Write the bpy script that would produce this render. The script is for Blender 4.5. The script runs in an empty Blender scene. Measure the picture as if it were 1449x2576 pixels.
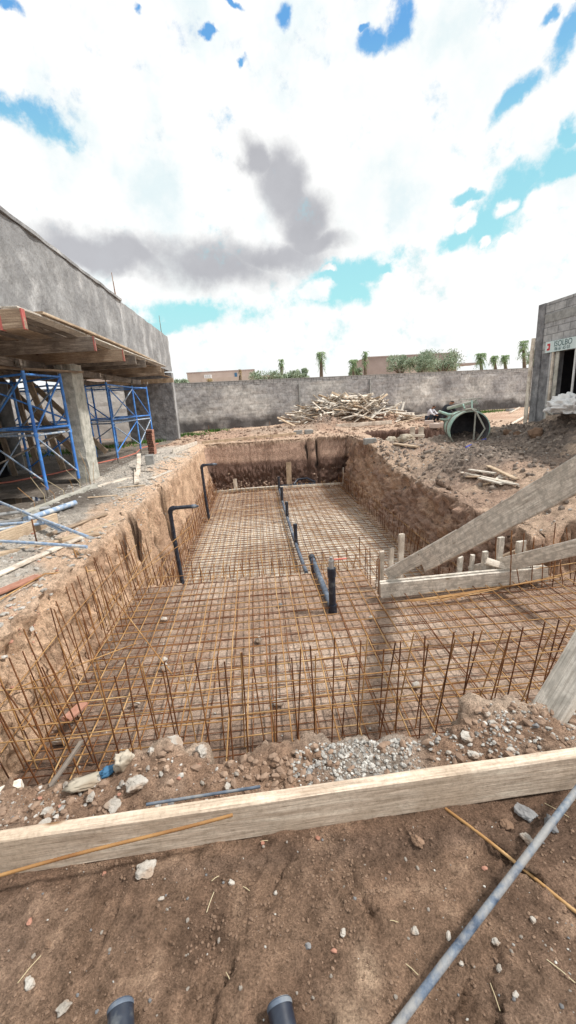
import bpy, math, random
import numpy as np
from mathutils import Vector, Matrix, noise as mn

R = random.Random(7)
NR = np.random.RandomState(5)
scn = bpy.context.scene
COL = scn.collection

# ------------------------------------------------------------------ camera
W, H, F, CZ = 1449, 2576, 1050.0, 1.6
YAW, PITCH, ROLL = math.radians(3.6), math.radians(-15.0), math.radians(3.3)
fwd = Vector((math.sin(YAW)*math.cos(PITCH), math.cos(YAW)*math.cos(PITCH), math.sin(PITCH)))
rgt = Vector((math.cos(YAW), -math.sin(YAW), 0)); upv = rgt.cross(fwd)
r2 = rgt*math.cos(ROLL)-upv*math.sin(ROLL); u2 = rgt*math.sin(ROLL)+upv*math.cos(ROLL)
cam = bpy.data.cameras.new('camera'); camo = bpy.data.objects.new('camera', cam); COL.objects.link(camo)
cam.sensor_fit = 'VERTICAL'; cam.sensor_height = 36; cam.lens = F/H*36
cam.clip_start = 0.05; cam.clip_end = 2000
m = Matrix((r2, u2, -fwd)).transposed().to_4x4(); m.translation = (0, 0, CZ)
camo.matrix_world = m
scn.camera = camo
scn.view_settings.view_transform = 'Standard'; scn.view_settings.look = 'None'; scn.view_settings.exposure = 0

# surveying helpers: where a sight line meets a level / a vertical plane
def ray(px, py): return r2*((px-W/2)/F) - u2*((py-H/2)/F) + fwd
def gp(px, py, z=0.0):
    d = ray(px, py); t = (z-CZ)/d.z; return Vector((d.x*t, d.y*t, z))
def yp(px, py, y):
    d = ray(px, py); t = y/d.y; return Vector((d.x*t, y, CZ+d.z*t))
def xp(px, py, x):
    d = ray(px, py); t = x/d.x; return Vector((x, d.y*t, CZ+d.z*t))
def dp(px, py, D):
    return ray(px, py)*D + Vector((0, 0, CZ))

# ------------------------------------------------------------------ numpy noise
def _h(ix, iy, iz, s):
    n = (ix.astype(np.int64)*374761393 + iy.astype(np.int64)*668265263 + iz.astype(np.int64)*2147483647 + s*1274126177) & 0x7fffffff
    n = ((n ^ (n >> 13))*1274126177) & 0x7fffffff
    n = n ^ (n >> 16)
    return (n & 0xffff)/65535.0*2-1
def vn(x, y, z=None, s=0):
    x = np.asarray(x, float); y = np.asarray(y, float)
    z = np.zeros_like(x+y) if z is None else np.asarray(z, float)
    x, y, z = np.broadcast_arrays(x, y, z)
    ix, iy, iz = np.floor(x), np.floor(y), np.floor(z)
    fx, fy, fz = x-ix, y-iy, z-iz
    fx, fy, fz = [f*f*f*(f*(f*6-15)+10) for f in (fx, fy, fz)]
    r = 0
    for a in (0, 1):
        for b in (0, 1):
            for c in (0, 1):
                w = (fx if a else 1-fx)*(fy if b else 1-fy)*(fz if c else 1-fz)
                r = r + w*_h(ix+a, iy+b, iz+c, s)
    return r
def fbm(x, y, z=None, f=1.0, o=4, s=0, g=0.5):
    r = 0; a = 1; t = 0
    for i in range(o):
        zz = None if z is None else np.asarray(z)*f
        r = r + a*vn(np.asarray(x)*f+i*17.3, np.asarray(y)*f-i*9.1, zz, s+i); t += a; a *= g; f *= 2.03
    return r/t
def cells(x, y, z, f, s):      # lumpy clod noise: 0 in creases, 1 on lump tops
    x = x*f; y = y*f; z = z*f
    ix, iy, iz = np.floor(x), np.floor(y), np.floor(z)
    d1 = np.full(x.shape, 9.0)
    for a in (-1, 0, 1):
        for b in (-1, 0, 1):
            for c in (-1, 0, 1):
                jx, jy, jz = ix+a, iy+b, iz+c
                px = jx+.5+.45*_h(jx, jy, jz, s); py = jy+.5+.45*_h(jx, jy, jz, s+1); pz = jz+.5+.45*_h(jx, jy, jz, s+2)
                d1 = np.minimum(d1, (px-x)**2+(py-y)**2+(pz-z)**2)
    return np.clip(1-np.sqrt(d1), 0, 1)
def ss(t):
    t = np.clip(t, 0, 1); return t*t*(3-2*t)
def gauss(x, y, cx, cy, sx, sy): return np.exp(-((x-cx)/sx)**2-((y-cy)/sy)**2)

# ------------------------------------------------------------------ materials
def newmat(name):
    m = bpy.data.materials.new(name); m.use_nodes = True
    nt = m.node_tree; b = nt.nodes['Principled BSDF']; return m, nt, b
def N(nt, t, **kw):
    n = nt.nodes.new(t)
    for k, v in kw.items():
        if k in n.inputs: n.inputs[k].default_value = v
        else: setattr(n, k, v)
    return n
def rgb(c): return (c[0], c[1], c[2], 1)
def ramp(nt, fac, stops):
    r = nt.nodes.new('ShaderNodeValToRGB')
    e = r.color_ramp.elements
    while len(e) < len(stops): e.new(0.5)
    for i, (p, c) in enumerate(stops): e[i].position = p; e[i].color = rgb(c)
    nt.links.new(fac, r.inputs[0]); return r.outputs[0]
def mix(nt, fac, a, b, mode='MIX'):
    n = nt.nodes.new('ShaderNodeMix'); n.data_type = 'RGBA'; n.blend_type = mode
    for s, v in ((n.inputs[0], fac), (n.inputs[6], a), (n.inputs[7], b)):
        if hasattr(v, 'links') or hasattr(v, 'is_linked'): nt.links.new(v, s)
        elif isinstance(v, (tuple, list)): s.default_value = rgb(v)
        else: s.default_value = v
    return n.outputs[2]
def noise_mat(name, stops, scale=6, stretch=(1, 1, 1), detail=6, rough=.85, bump=.2, bdist=.01, blot=None, blotscale=1.5, spec=.3, metallic=0, coords='Object', bscale=None, ndist=0.0):
    m, nt, b = newmat(name)
    tc = N(nt, 'ShaderNodeTexCoord'); mp = N(nt, 'ShaderNodeMapping'); mp.inputs['Scale'].default_value = stretch
    nt.links.new(tc.outputs[coords], mp.inputs[0])
    info = N(nt, 'ShaderNodeObjectInfo'); 
    add = N(nt, 'ShaderNodeVectorMath'); add.operation = 'ADD'
    mul = N(nt, 'ShaderNodeMath'); mul.operation = 'MULTIPLY'; mul.inputs[1].default_value = 37.0
    nt.links.new(info.outputs['Random'], mul.inputs[0]); nt.links.new(mp.outputs[0], add.inputs[0]); nt.links.new(mul.outputs[0], add.inputs[1])
    v = add.outputs[0]
    n1 = N(nt, 'ShaderNodeTexNoise', Scale=scale, Detail=detail, Roughness=.62, Distortion=ndist); nt.links.new(v, n1.inputs['Vector'])
    c = ramp(nt, n1.outputs[0], stops)
    if blot:
        n2 = N(nt, 'ShaderNodeTexNoise', Scale=blotscale, Detail=5, Roughness=.6); nt.links.new(tc.outputs[coords], n2.inputs['Vector'])
        f = ramp(nt, n2.outputs[0], [(.47, (0, 0, 0)), (.6, (1, 1, 1))])
        c = mix(nt, f, c, blot)
    nt.links.new(c, b.inputs['Base Color'])
    b.inputs['Roughness'].default_value = rough; b.inputs['Specular IOR Level'].default_value = spec; b.inputs['Metallic'].default_value = metallic
    if bump:
        n3 = N(nt, 'ShaderNodeTexNoise', Scale=bscale or scale*3, Detail=6, Roughness=.65); nt.links.new(v, n3.inputs['Vector'])
        bp = N(nt, 'ShaderNodeBump', Strength=bump, Distance=bdist); nt.links.new(n3.outputs[0], bp.inputs['Height'])
        nt.links.new(bp.outputs[0], b.inputs['Normal'])
    return m
def wood(name, a, b_, c, blot=None, blotscale=3):
    m = noise_mat(name, [(.28, a), (.5, b_), (.7, c)], scale=3, stretch=(1.2, 16, 16), detail=9, rough=.85, bump=.6, bdist=.004, blot=blot, blotscale=blotscale, ndist=.4)
    nt = m.node_tree; b = nt.nodes['Principled BSDF']; src = b.inputs['Base Color'].links[0].from_socket
    tc = N(nt, 'ShaderNodeTexCoord'); mp = N(nt, 'ShaderNodeMapping'); mp.inputs['Scale'].default_value = (3, 110, 110); nt.links.new(tc.outputs['Object'], mp.inputs[0])
    n1 = N(nt, 'ShaderNodeTexNoise', Scale=1, Detail=6, Roughness=.7); nt.links.new(mp.outputs[0], n1.inputs['Vector'])
    g = ramp(nt, n1.outputs[0], [(.3, (.68, .66, .64)), (.48, (1.08, 1.08, 1.08)), (.7, (1.3, 1.3, 1.3))])
    n2 = N(nt, 'ShaderNodeTexNoise', Scale=55, Detail=5, Roughness=.7); nt.links.new(tc.outputs['Object'], n2.inputs['Vector'])
    g2 = ramp(nt, n2.outputs[0], [(.3, (.78, .76, .74)), (.5, (1.03, 1.03, 1.03)), (.72, (1.2, 1.2, 1.2))])
    # knots and rusty stains
    v = N(nt, 'ShaderNodeTexVoronoi', Scale=4.5); mp2 = N(nt, 'ShaderNodeMapping'); mp2.inputs['Scale'].default_value = (.6, 1.6, 1.6); nt.links.new(tc.outputs['Object'], mp2.inputs[0]); nt.links.new(mp2.outputs[0], v.inputs['Vector'])
    k = ramp(nt, v.outputs['Distance'], [(.06, (.42, .30, .2)), (.13, (1, 1, 1))])
    c = mix(nt, 1, mix(nt, 1, mix(nt, 1, src, g, 'MULTIPLY'), g2, 'MULTIPLY'), k, 'MULTIPLY')
    nt.links.new(c, b.inputs['Base Color']); return m

M = {}
M['rebar_dark'] = noise_mat('rust_dark', [(.3, (.05, .018, .009)), (.5, (.16, .062, .024)), (.68, (.38, .19, .07))], scale=3, rough=.75, bump=.3, bscale=120, bdist=.002)
M['rebar_ochre'] = noise_mat('rust_ochre', [(.3, (.19, .08, .03)), (.5, (.37, .205, .08)), (.7, (.57, .39, .20))], scale=3, rough=.7, bump=.3, bscale=120, bdist=.002)
M['wood_grey'] = wood('cement_stained_wood', (.34, .30, .255), (.56, .515, .455), (.72, .68, .61), blot=(.40, .37, .325), blotscale=14)
M['wood_pale'] = wood('pale_wood', (.30, .22, .145), (.45, .35, .25), (.58, .48, .36), blot=(.32, .24, .17), blotscale=3)
M['wood_brown'] = wood('brown_wood', (.15, .105, .075), (.31, .235, .17), (.45, .36, .27), blot=(.21, .16, .12), blotscale=2)
M['wood_dark'] = wood('dark_wood', (.09, .075, .062), (.19, .16, .135), (.34, .30, .26), blot=(.13, .11, .095))
M['wood_white'] = wood('bleached_wood', (.40, .35, .29), (.64, .58, .50), (.80, .75, .67), blot=(.42, .36, .30), blotscale=3)
M['wood_board'] = wood('weathered_board', (.33, .25, .185), (.54, .445, .355), (.70, .61, .50), blot=(.46, .37, .285), blotscale=2.5)
M['red_paint'] = noise_mat('red_paint', [(.3, (.38, .09, .08)), (.7, (.55, .17, .15))], scale=20)
M['plaster'] = noise_mat('grey_plaster', [(.27, (.135, .135, .137)), (.47, (.30, .30, .303)), (.6, (.41, .41, .412)), (.75, (.62, .62, .62))], scale=2.2, stretch=(1, .7, .45), detail=10, rough=.95, bump=1, bdist=.06, bscale=11, blot=(.25, .25, .255), blotscale=1.3)
M['plaster_dark'] = noise_mat('dark_plaster', [(.3, (.11, .11, .118)), (.5, (.21, .21, .22)), (.7, (.33, .33, .34))], scale=4, detail=10, rough=.95, bump=1, bdist=.03, bscale=12)
M['concrete'] = noise_mat('rough_concrete', [(.3, (.28, .275, .24)), (.5, (.46, .45, .40)), (.7, (.62, .60, .54))], scale=7, detail=10, rough=.95, bump=1, bdist=.02, bscale=25)
M['cement_block'] = noise_mat('cement_block', [(.3, (.22, .22, .215)), (.6, (.34, .34, .33)), (.8, (.44, .44, .43))], scale=9, rough=.95, bump=.5, bdist=.01)
M['blue'] = noise_mat('blue_scaffold_paint', [(.3, (.04, .16, .56)), (.55, (.08, .30, .80)), (.7, (.34, .54, .84))], scale=3, rough=.5, bump=.15, blot=(.06, .20, .55), blotscale=6, spec=.5)
M['blue_worn'] = noise_mat('worn_blue_paint', [(.35, (.20, .29, .43)), (.5, (.42, .48, .56)), (.66, (.66, .67, .66))], scale=16, rough=.6, bump=.3, blot=(.25, .36, .53), blotscale=16)
M['pole_dusty'] = noise_mat('scuffed_slate_blue', [(.36, (.05, .075, .12)), (.5, (.12, .155, .21)), (.62, (.24, .265, .29)), (.75, (.44, .42, .38))], scale=16, detail=9, rough=.55, bump=.4, blot=(.27, .27, .27), blotscale=11)
M['pipe_black'] = noise_mat('black_plastic', [(.35, (.010, .014, .028)), (.55, (.022, .03, .048)), (.72, (.12, .13, .14))], scale=14, rough=.38, bump=.05, spec=.5)
M['pipe_dusty'] = noise_mat('dusty_dark_plastic', [(.35, (.04, .05, .07)), (.55, (.12, .15, .20)), (.75, (.34, .34, .32))], scale=7, rough=.55, bump=.1)
M['galv'] = noise_mat('grey_metal', [(.3, (.32, .33, .34)), (.7, (.6, .6, .6))], scale=8, rough=.45, metallic=.5, bump=.1)
M['muddy_metal'] = noise_mat('muddy_metal', [(.3, (.12, .10, .08)), (.7, (.30, .28, .25))], scale=12, rough=.8)
M['rock'] = noise_mat('pale_stone', [(.3, (.30, .27, .235)), (.55, (.45, .42, .38)), (.75, (.62, .60, .56))], scale=14, rough=.95, bump=.7, bdist=.01, bscale=40, blot=(.36, .28, .22), blotscale=9)
M['rock_dark'] = noise_mat('grey_stone', [(.3, (.12, .12, .125)), (.6, (.24, .24, .245)), (.8, (.4, .4, .4))], scale=10, rough=.9, bump=.5, bdist=.008)
M['earth_clod'] = noise_mat('earth_clod', [(.3, (.12, .075, .05)), (.6, (.24, .155, .105)), (.8, (.36, .25, .18))], scale=9, rough=1, bump=.8, bdist=.015)
M['brick'] = noise_mat('brick_red', [(.3, (.28, .13, .09)), (.6, (.42, .22, .16)), (.8, (.52, .33, .26))], scale=10, rough=.95, bump=.4)
M['interior_shade'] = noise_mat('painted_interior_shade', [(.3, (.006, .006, .009)), (.7, (.02, .018, .02))], scale=3, rough=1, bump=0)  # near-black base colour stands in for shade inside rooms and holes
M['tan_wall'] = noise_mat('tan_render', [(.3, (.50, .40, .35)), (.7, (.58, .49, .44))], scale=1.2, rough=.95, bump=.1)
M['tan_dark'] = noise_mat('brown_render', [(.3, (.34, .27, .25)), (.7, (.42, .34, .32))], scale=1.2, rough=.95, bump=.1)
M['white_plastic'] = noise_mat('white_sheet', [(.3, (.62, .62, .62)), (.7, (.82, .82, .81))], scale=6, rough=.5, bump=.3, bdist=.02)
M['sack'] = noise_mat('cement_sack', [(.3, (.30, .26, .20)), (.7, (.52, .47, .39))], scale=7, rough=.8, bump=.4, bdist=.01, blot=(.30, .24, .18), blotscale=6)
M['blue_cloth'] = noise_mat('blue_print', [(.3, (.03, .10, .2)), (.7, (.07, .2, .34))], scale=8, rough=.7)
M['blue_bright'] = noise_mat('bright_blue', [(.3, (.02, .04, .4)), (.7, (.05, .1, .6))], scale=8, rough=.5)
M['hose'] = noise_mat('red_hose', [(.3, (.5, .12, .09)), (.7, (.65, .25, .18))], scale=8, rough=.5, bump=0)
M['green_tank'] = noise_mat('pale_green_paint', [(.3, (.20, .34, .29)), (.5, (.34, .52, .45)), (.7, (.50, .64, .57))], scale=4, rough=.7, bump=.3, blot=(.30, .30, .25), blotscale=2.2)
M['tank_inside'] = noise_mat('cement_coated_steel', [(.3, (.06, .06, .07)), (.55, (.12, .117, .125)), (.75, (.20, .195, .195))], scale=5, rough=.9, bump=.5)
M['tube_cream'] = noise_mat('dusty_tube', [(.3, (.30, .31, .27)), (.7, (.5, .5, .44))], scale=6, rough=.7)
M['skin'] = noise_mat('skin', [(.3, (.24, .12, .075)), (.7, (.30, .16, .10))], scale=6, rough=.6, bump=0)
M['shirt'] = noise_mat('pale_cotton', [(.3, (.52, .52, .58)), (.7, (.72, .72, .76))], scale=8, rough=.9, bump=.3)
M['denim'] = noise_mat('dark_denim', [(.3, (.02, .03, .05)), (.7, (.05, .065, .09))], scale=14, rough=.9)
M['black_cloth'] = noise_mat('black_cloth', [(.3, (.008, .009, .013)), (.7, (.02, .022, .03))], scale=14, rough=.9)
M['hair'] = noise_mat('black_hair', [(.3, (.006, .005, .005)), (.7, (.015, .012, .01))], scale=30, rough=.7)
M['straw'] = noise_mat('straw', [(.3, (.42, .34, .2)), (.7, (.58, .50, .34))], scale=9, rough=.8, bump=0)
M['trunk'] = noise_mat('bark', [(.3, (.10, .075, .055)), (.7, (.22, .17, .13))], scale=9, rough=.95, bump=.6)
def leafmat(name, a, b_, c):
    m = noise_mat(name, [(.35, a), (.55, b_), (.7, c)], scale=2.6, detail=4, rough=.7, bump=0); return m
M['leaf_palm'] = leafmat('palm_leaf', (.12, .19, .09), (.26, .37, .18), (.44, .54, .33))
M['leaf_olive'] = leafmat('olive_leaf', (.18, .24, .16), (.34, .42, .30), (.54, .60, .47))
M['leaf_dry'] = leafmat('dry_leaf', (.25, .17, .07), (.38, .28, .13), (.5, .4, .2))
M['grass'] = leafmat('grass_blades', (.04, .09, .015), (.08, .17, .03), (.14, .24, .06))
M['sign_white'] = noise_mat('sign_panel', [(.3, (.55, .68, .68)), (.7, (.68, .78, .78))], scale=3, rough=.5, bump=0)
M['sign_ink'] = noise_mat('sign_letters', [(.3, (.07, .13, .14)), (.7, (.10, .17, .18))], scale=3, rough=.6, bump=0)
M['sign_red'] = noise_mat('sign_red', [(.3, (.5, .03, .04)), (.7, (.6, .05, .06))], scale=3, rough=.6, bump=0)

# ------------------------------------------------------------------ object helpers
def prop(o, label=None, cat=None, group=None, kind=None):
    if label: o['label'] = label
    if cat: o['category'] = cat
    if group: o['group'] = group
    if kind: o['kind'] = kind
    return o
def empty(name, loc, label, cat, group=None, rz=0):
    o = bpy.data.objects.new(name, None); COL.objects.link(o); o.location = loc; o.rotation_euler = (0, 0, rz)
    o.empty_display_size = .1
    return prop(o, label, cat, group)
def link(name, me, mat=None, parent=None, mw=None):
    o = bpy.data.objects.new(name, me); COL.objects.link(o)
    if mat and not me.materials: me.materials.append(mat)
    if parent is not None:
        o.parent = parent
        o.matrix_parent_inverse = PW(parent).inverted()
    if mw is not None: o.matrix_basis = mw
    return o
def PW(o):
    b = o.matrix_basis.copy()
    if o.parent is not None: return PW(o.parent) @ o.matrix_parent_inverse @ b
    return b

class MB:
    def __init__(s): s.v = []; s.f = []; s.sm = []
    def add(s, vs, fs, smooth=False):
        k = len(s.v); s.v += [tuple(v) for v in vs]; s.f += [tuple(i+k for i in f) for f in fs]; s.sm += [smooth]*len(fs)
    def box(s, c, d, rz=0, jit=0):
        c = Vector(c); vs = []
        for x in (-.5, .5):
            for y in (-.5, .5):
                for z in (-.5, .5):
                    p = Vector((x*d[0], y*d[1], z*d[2])); 
                    if jit: p += Vector([R.uniform(-jit, jit) for _ in range(3)])
                    if rz: p = Matrix.Rotation(rz, 3, 'Z') @ p
                    vs.append(c+p)
        s.add(vs, [(0, 1, 3, 2), (4, 6, 7, 5), (0, 4, 5, 1), (2, 3, 7, 6), (0, 2, 6, 4), (1, 5, 7, 3)])
    def quad(s, a, b, c, d): s.add([a, b, c, d], [(0, 1, 2, 3)])
    def tube(s, pts, r, n=8, caps=True, rad=None):
        pts = [Vector(p) for p in pts]; vs = []; fs = []
        prev = None
        for i, p in enumerate(pts):
            t = (pts[min(i+1, len(pts)-1)]-pts[max(i-1, 0)]).normalized()
            if prev is None:
                a = Vector((0, 0, 1)) if abs(t.z) < .9 else Vector((1, 0, 0)); u = t.cross(a).normalized()
            else:
                u = (prev - t*prev.dot(t)).normalized()
            prev = u; w = t.cross(u); rr = rad[i] if rad else r
            for k in range(n):
                an = 2*math.pi*k/n; vs.append(p+u*math.cos(an)*rr+w*math.sin(an)*rr)
        for i in range(len(pts)-1):
            for k in range(n):
                fs.append((i*n+k, i*n+(k+1) % n, (i+1)*n+(k+1) % n, (i+1)*n+k))
        s.add(vs, fs, n > 4)
        if caps:
            s.add(vs[:n], [tuple(range(n))]); s.add(vs[-n:], [tuple(range(n))[::-1]])
    def mesh(s, name):
        me = bpy.data.meshes.new(name); me.from_pydata(s.v, [], s.f); me.update()
        me.polygons.foreach_set('use_smooth', s.sm)
        return me
    def obj(s, name, mat, parent=None): return link(name, s.mesh(name), mat, parent)

def arc(p0, p1, p2, n=6):      # quadratic bend
    return [Vector(p0)*(1-t)**2+Vector(p1)*2*t*(1-t)+Vector(p2)*t*t for t in [i/n for i in range(n+1)]]

def plank_mesh(L, w, t, seed, rough=.004):
    rr = random.Random(seed); nx = max(4, min(26, int(L/.12)))
    vs = []; fs = []
    b = min(.006, t*.2)
    prof = [(-w/2+b, -t/2), (w/2-b, -t/2), (w/2, -t/2+b), (w/2, t/2-b), (w/2-b, t/2), (-w/2+b, t/2), (-w/2, t/2-b), (-w/2, -t/2+b)]
    bow = rr.uniform(-.006, .006)*L; tw = rr.uniform(-.02, .02)
    for i in range(nx+1):
        u = i/nx; x = (u-.5)*L
        by = bow*(1-(2*u-1)**2); a = tw*(u-.5)
        for (y, z) in prof:
            yy = y+rr.uniform(-rough, rough)*.5; zz = z+rr.uniform(-rough, rough)*.4
            xx = x + (rr.uniform(-.012, .012) if i in (0, nx) else 0)
            vs.append((xx, yy*math.cos(a)-zz*math.sin(a), zz*math.cos(a)+yy*math.sin(a)+by))
    k = len(prof)
    for i in range(nx):
        for j in range(k): fs.append((i*k+j, i*k+(j+1) % k, (i+1)*k+(j+1) % k, (i+1)*k+j))
    fs.append(tuple(range(k))[::-1]); fs.append(tuple(nx*k+j for j in range(k)))
    me = bpy.data.meshes.new('plank'); me.from_pydata(vs, [], fs); me.update(); return me
def frame_matrix(p0, p1, wdir):
    p0, p1 = Vector(p0), Vector(p1); x = (p1-p0).normalized(); wd = Vector(wdir); y = (wd-x*wd.dot(x)).normalized(); z = x.cross(y)
    m = Matrix((x, y, z)).transposed().to_4x4(); m.translation = (p0+p1)/2; return m
def plank(name, p0, p1, w, t, wdir, mat, label=None, cat=None, group=None, parent=None, seed=None, rough=.004):
    L = (Vector(p1)-Vector(p0)).length
    me = plank_mesh(L, w, t, seed if seed is not None else R.random(), rough)
    o = link(name, me, M[mat], parent, frame_matrix(p0, p1, wdir))
    return prop(o, label, cat, group)

def rock_mesh(r, seed, sub=2, flat=.7, jag=.28):
    import bmesh
    bm = bmesh.new(); bmesh.ops.create_icosphere(bm, subdivisions=sub, radius=1)
    rr = random.Random(seed); off = Vector((rr.uniform(0, 90), rr.uniform(0, 90), rr.uniform(0, 90)))
    sx, sy, sz = rr.uniform(.75, 1.25), rr.uniform(.65, 1.0), flat*rr.uniform(.8, 1.15)
    pl = [(Vector((rr.gauss(0, 1), rr.gauss(0, 1), rr.gauss(0, 1))).normalized(), rr.uniform(.6, .85)) for _ in range(7)]
    for v in bm.verts:
        p = v.co.copy()
        for n, d in pl:
            e = p.dot(n)-d
            if e > 0: p -= n*e*.9
        p *= 1+jag*mn.noise(v.co*1.3+off)+jag*.5*mn.noise(v.co*3.4+off)
        v.co = Vector((p.x*sx, p.y*sy, p.z*sz))*r
    me = bpy.data.meshes.new('stone'); bm.to_mesh(me); bm.free(); return me

# ------------------------------------------------------------------ terrain
def axis(segs):
    out = []
    for a, b, st in segs:
        n = max(1, int(round((b-a)/st))); out += [a+(b-a)*i/n for i in range(n)]
    out.append(segs[-1][1]); return np.array(out)
XS = axis([(-300, -60, 30), (-60, -20, 5), (-20, -9, .5), (-9, -4.6, .11), (-4.6, -2.5, .045), (-2.5, -1.9, .0095), (-1.9, -1.75, .02), (-1.75, -1.25, .03), (-1.25, 1.4, .0155), (1.4, 1.55, .02), (1.55, 3.1, .045), (3.1, 4.05, .0135), (4.0, 6.6, .042), (6.6, 9.2, .055), (9.2, 14, .16), (14, 40, 1), (40, 60, 5), (60, 300, 30)])
YS = axis([(-60, -5, 10), (-5, 0, .6), (0, .5, .1), (.5, 2.3, .0145), (2.3, 4.8, .035), (4.8, 5.35, .03), (5.35, 5.8, .04), (5.8, 6.2, .03), (6.2, 10, .045), (10, 15.4, .06), (15.4, 17.3, .06), (17.3, 17.85, .009), (17.85, 18.0, .03), (18.0, 20.5, .06), (20.5, 29, .12), (29, 40, .8), (40, 60, 5), (60, 400, 40)])
X, Y = np.meshgrid(XS, YS, indexing='ij')
def ln(t):
    return .2*ss(t)+.8*np.clip(t, 0, 1)
def terrain(X, Y):
    Z0 = X*0
    top = .035*fbm(X, Y, f=.5, o=4, s=3)
    near = 1-ss((Y-3)/2)
    top = top*(1-near*.6)
    # right bank slopes down towards the pit
    top = top - .50*ss((5.6-X)/2.0)*ss((Y-2.8)/1.5)*(1-ss((Y-11.5)/4))*ss((X-2)/.5)*(1-ss((Y-17)/.3))
    top = top - .08*ss((X+3.1)/.9)*ss((-1.9-X)/.1)*(1-ss((Y-16)/2))*ss((Y-2)/.6)
    # mounds
    hn = 1+.35*fbm(X, Y, f=1.6, o=3, s=9)
    top = top + .84*gauss(X, Y, 8.5, 10.7, 1.0, 2.4)*hn + .25*gauss(X, Y, 7.0, 13.6, 1.6, 1.2)*hn
    top = top + .20*gauss(X, Y, 5.35, 9.6, .95, 1.1)*hn + .16*gauss(X, Y, 6.0, 11.2, 1.2, .6)*hn
    top = top + .12*gauss(X, Y, 4.2, 13.0, .8, 1.5)*hn
    top = top + .5*gauss(X, Y, 3.9, 24.2, 1.1, .7)*hn + .22*gauss(X, Y, .6, 22.5, 2.6, .8)*hn + .3*gauss(X, Y, 3.2, 22.3, .7, .5)*hn
    top = top + .9*gauss(X, Y, 5.6, 26.2, 3.2, 1.1)
    top = top - .13*ss((X-4.3)/.6)*ss((9.5-X)/1)*gauss(X*0, Y, 0, 14.9, 1, 1.5)
    # ridge of spoil between the long board and the pit
    crest = .008+.03*fbm(X, Y*0, f=1.7, o=3, s=21)+.055*gauss(X, Y*0, 1.15, 0, .3, 1)+.055*gauss(X, Y*0, -.5, 0, .16, 1)-.035*ss((-.7-X)/.3)
    top = top + crest*ss((Y-1.28)/.25)*(1-ss((Y-2.1)/.3))*(1-ss((np.abs(X)-3)/1))
    # trodden dirt in the foreground
    fg = 1-ss((Y-1.15)/.15)
    top = top + fg*(.02*fbm(X, Y, f=2.2, o=4, s=31) - .02*gauss(X, Y, -.28, .86, .05, .12) - .015*gauss(X, Y, -.36, .92, .03, .06) + .012*gauss(X, Y, -.22, .93, .05, .05))
    for (fx, fy_, fa, fl) in ((-.26, .80, 1.2, .13), (.22, .98, 1.9, .12), (.52, .74, .9, .12), (-.62, 1.02, 1.4, .12), (.05, .64, 1.6, .13), (.78, 1.02, 2.2, .11), (-.05, 1.07, 1.1, .12)):
        u = (X-fx)*math.cos(fa)+(Y-fy_)*math.sin(fa); v = -(X-fx)*math.sin(fa)+(Y-fy_)*math.cos(fa)
        q = np.sqrt((u/fl)**2+(v/(.045-.012*np.cos(u/fl*3)))**2)
        top = top + fg*(-.014*ss((1.1-q)/.35)+.007*np.exp(-((q-1.25)/.2)**2) + .003*np.sin(u*220)*ss((.9-q)/.2))
    top = top - fg*.012*np.exp(-((X+.18-.25*(Y-.9))/.035)**2)*ss((1.2-Y)/.1) - fg*.010*np.exp(-((X-.38-.15*(Y-.9))/.05)**2)
    # slab under the scaffold, puddle hollow
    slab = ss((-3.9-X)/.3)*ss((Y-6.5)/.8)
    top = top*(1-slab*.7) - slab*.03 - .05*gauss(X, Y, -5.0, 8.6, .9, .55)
    # heap by the column
    top = top + .10*gauss(X, Y, -3.5, 7.7, .35, 1.0)*hn + .07*gauss(X, Y, -2.9, 12.5, .5, 2.5)*hn
    wl = .06*fbm(Y, Y*0, f=.9, o=4, s=41); wr = .12*fbm(Y, Y*0+5, f=.7, o=4, s=43)
    dish = .45*ss((3.4-Y)/1.6)           # the near left corner opens out
    xl = -2.22+wl - dish*.0
    crack = .20*np.exp(-((Y-7.0-.10*np.sin(X*9))/.10)**2)+.16*np.exp(-((Y-9.3)/.12)**2)+.12*np.exp(-((Y-14.8)/.1)**2)
    xl = xl - crack
    sl = ln((X-xl)/.24)
    xr = 3.86+wr+.05*fbm(Y, Z0*0, f=5, o=3, s=44)
    sr = ln((xr-X)/(.38+.30*ss((Y-5)/1)*ss((15-Y)/2)))**.8
    fy = 17.72+.06*fbm(X, X*0, f=1.5, o=4, s=47) + .06*np.exp(-((X-2.10)/.07)**2)+.08*np.exp(-((X-2.5)/.08)**2)
    sf = ln((fy-Y)/.24)
    ny = 1.54+.05*fbm(X, X*0+3, f=2.3, o=4, s=51)+.10*ss((X-.9)/.3)+.03*ss((-.3-X)/.1)*ss((X+.7)/.1)
    sn = ss((Y-ny)/.5)
    xe = 5.3
    back = ss((Y-5.2)/.3)                # the shelf ends here right of the pit
    A = sl*sn*sf*(sr*back+(1-back)*ss((xe-X)/.4))
    z = top*(1-A) + (-1.05)*A
    ystep = np.where(X < 1.5, 6.05, 5.1)
    D = sl*sr*sf*ss((Y-ystep)/.10)*np.where((X > 1.44) & (X < 1.56) & (Y < 6.1), ss((X-1.46)/.06), 1)
    z = z*(1-D) + (-2.0)*D
    # side trench
    T = ss((X-4.6)/.2)*ss((8.9-X)/.2)*ss((Y-15.3-.2*(X-6)*0)/.35)*ss((18.7-Y)/.2)
    z = z - .85*T
    # peninsula edge: nothing more
    floor = np.maximum(D, 0); 
    return z, A, D, T, top, slab
Z, A, D, T, TOP, SLAB = terrain(X, Y)
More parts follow.
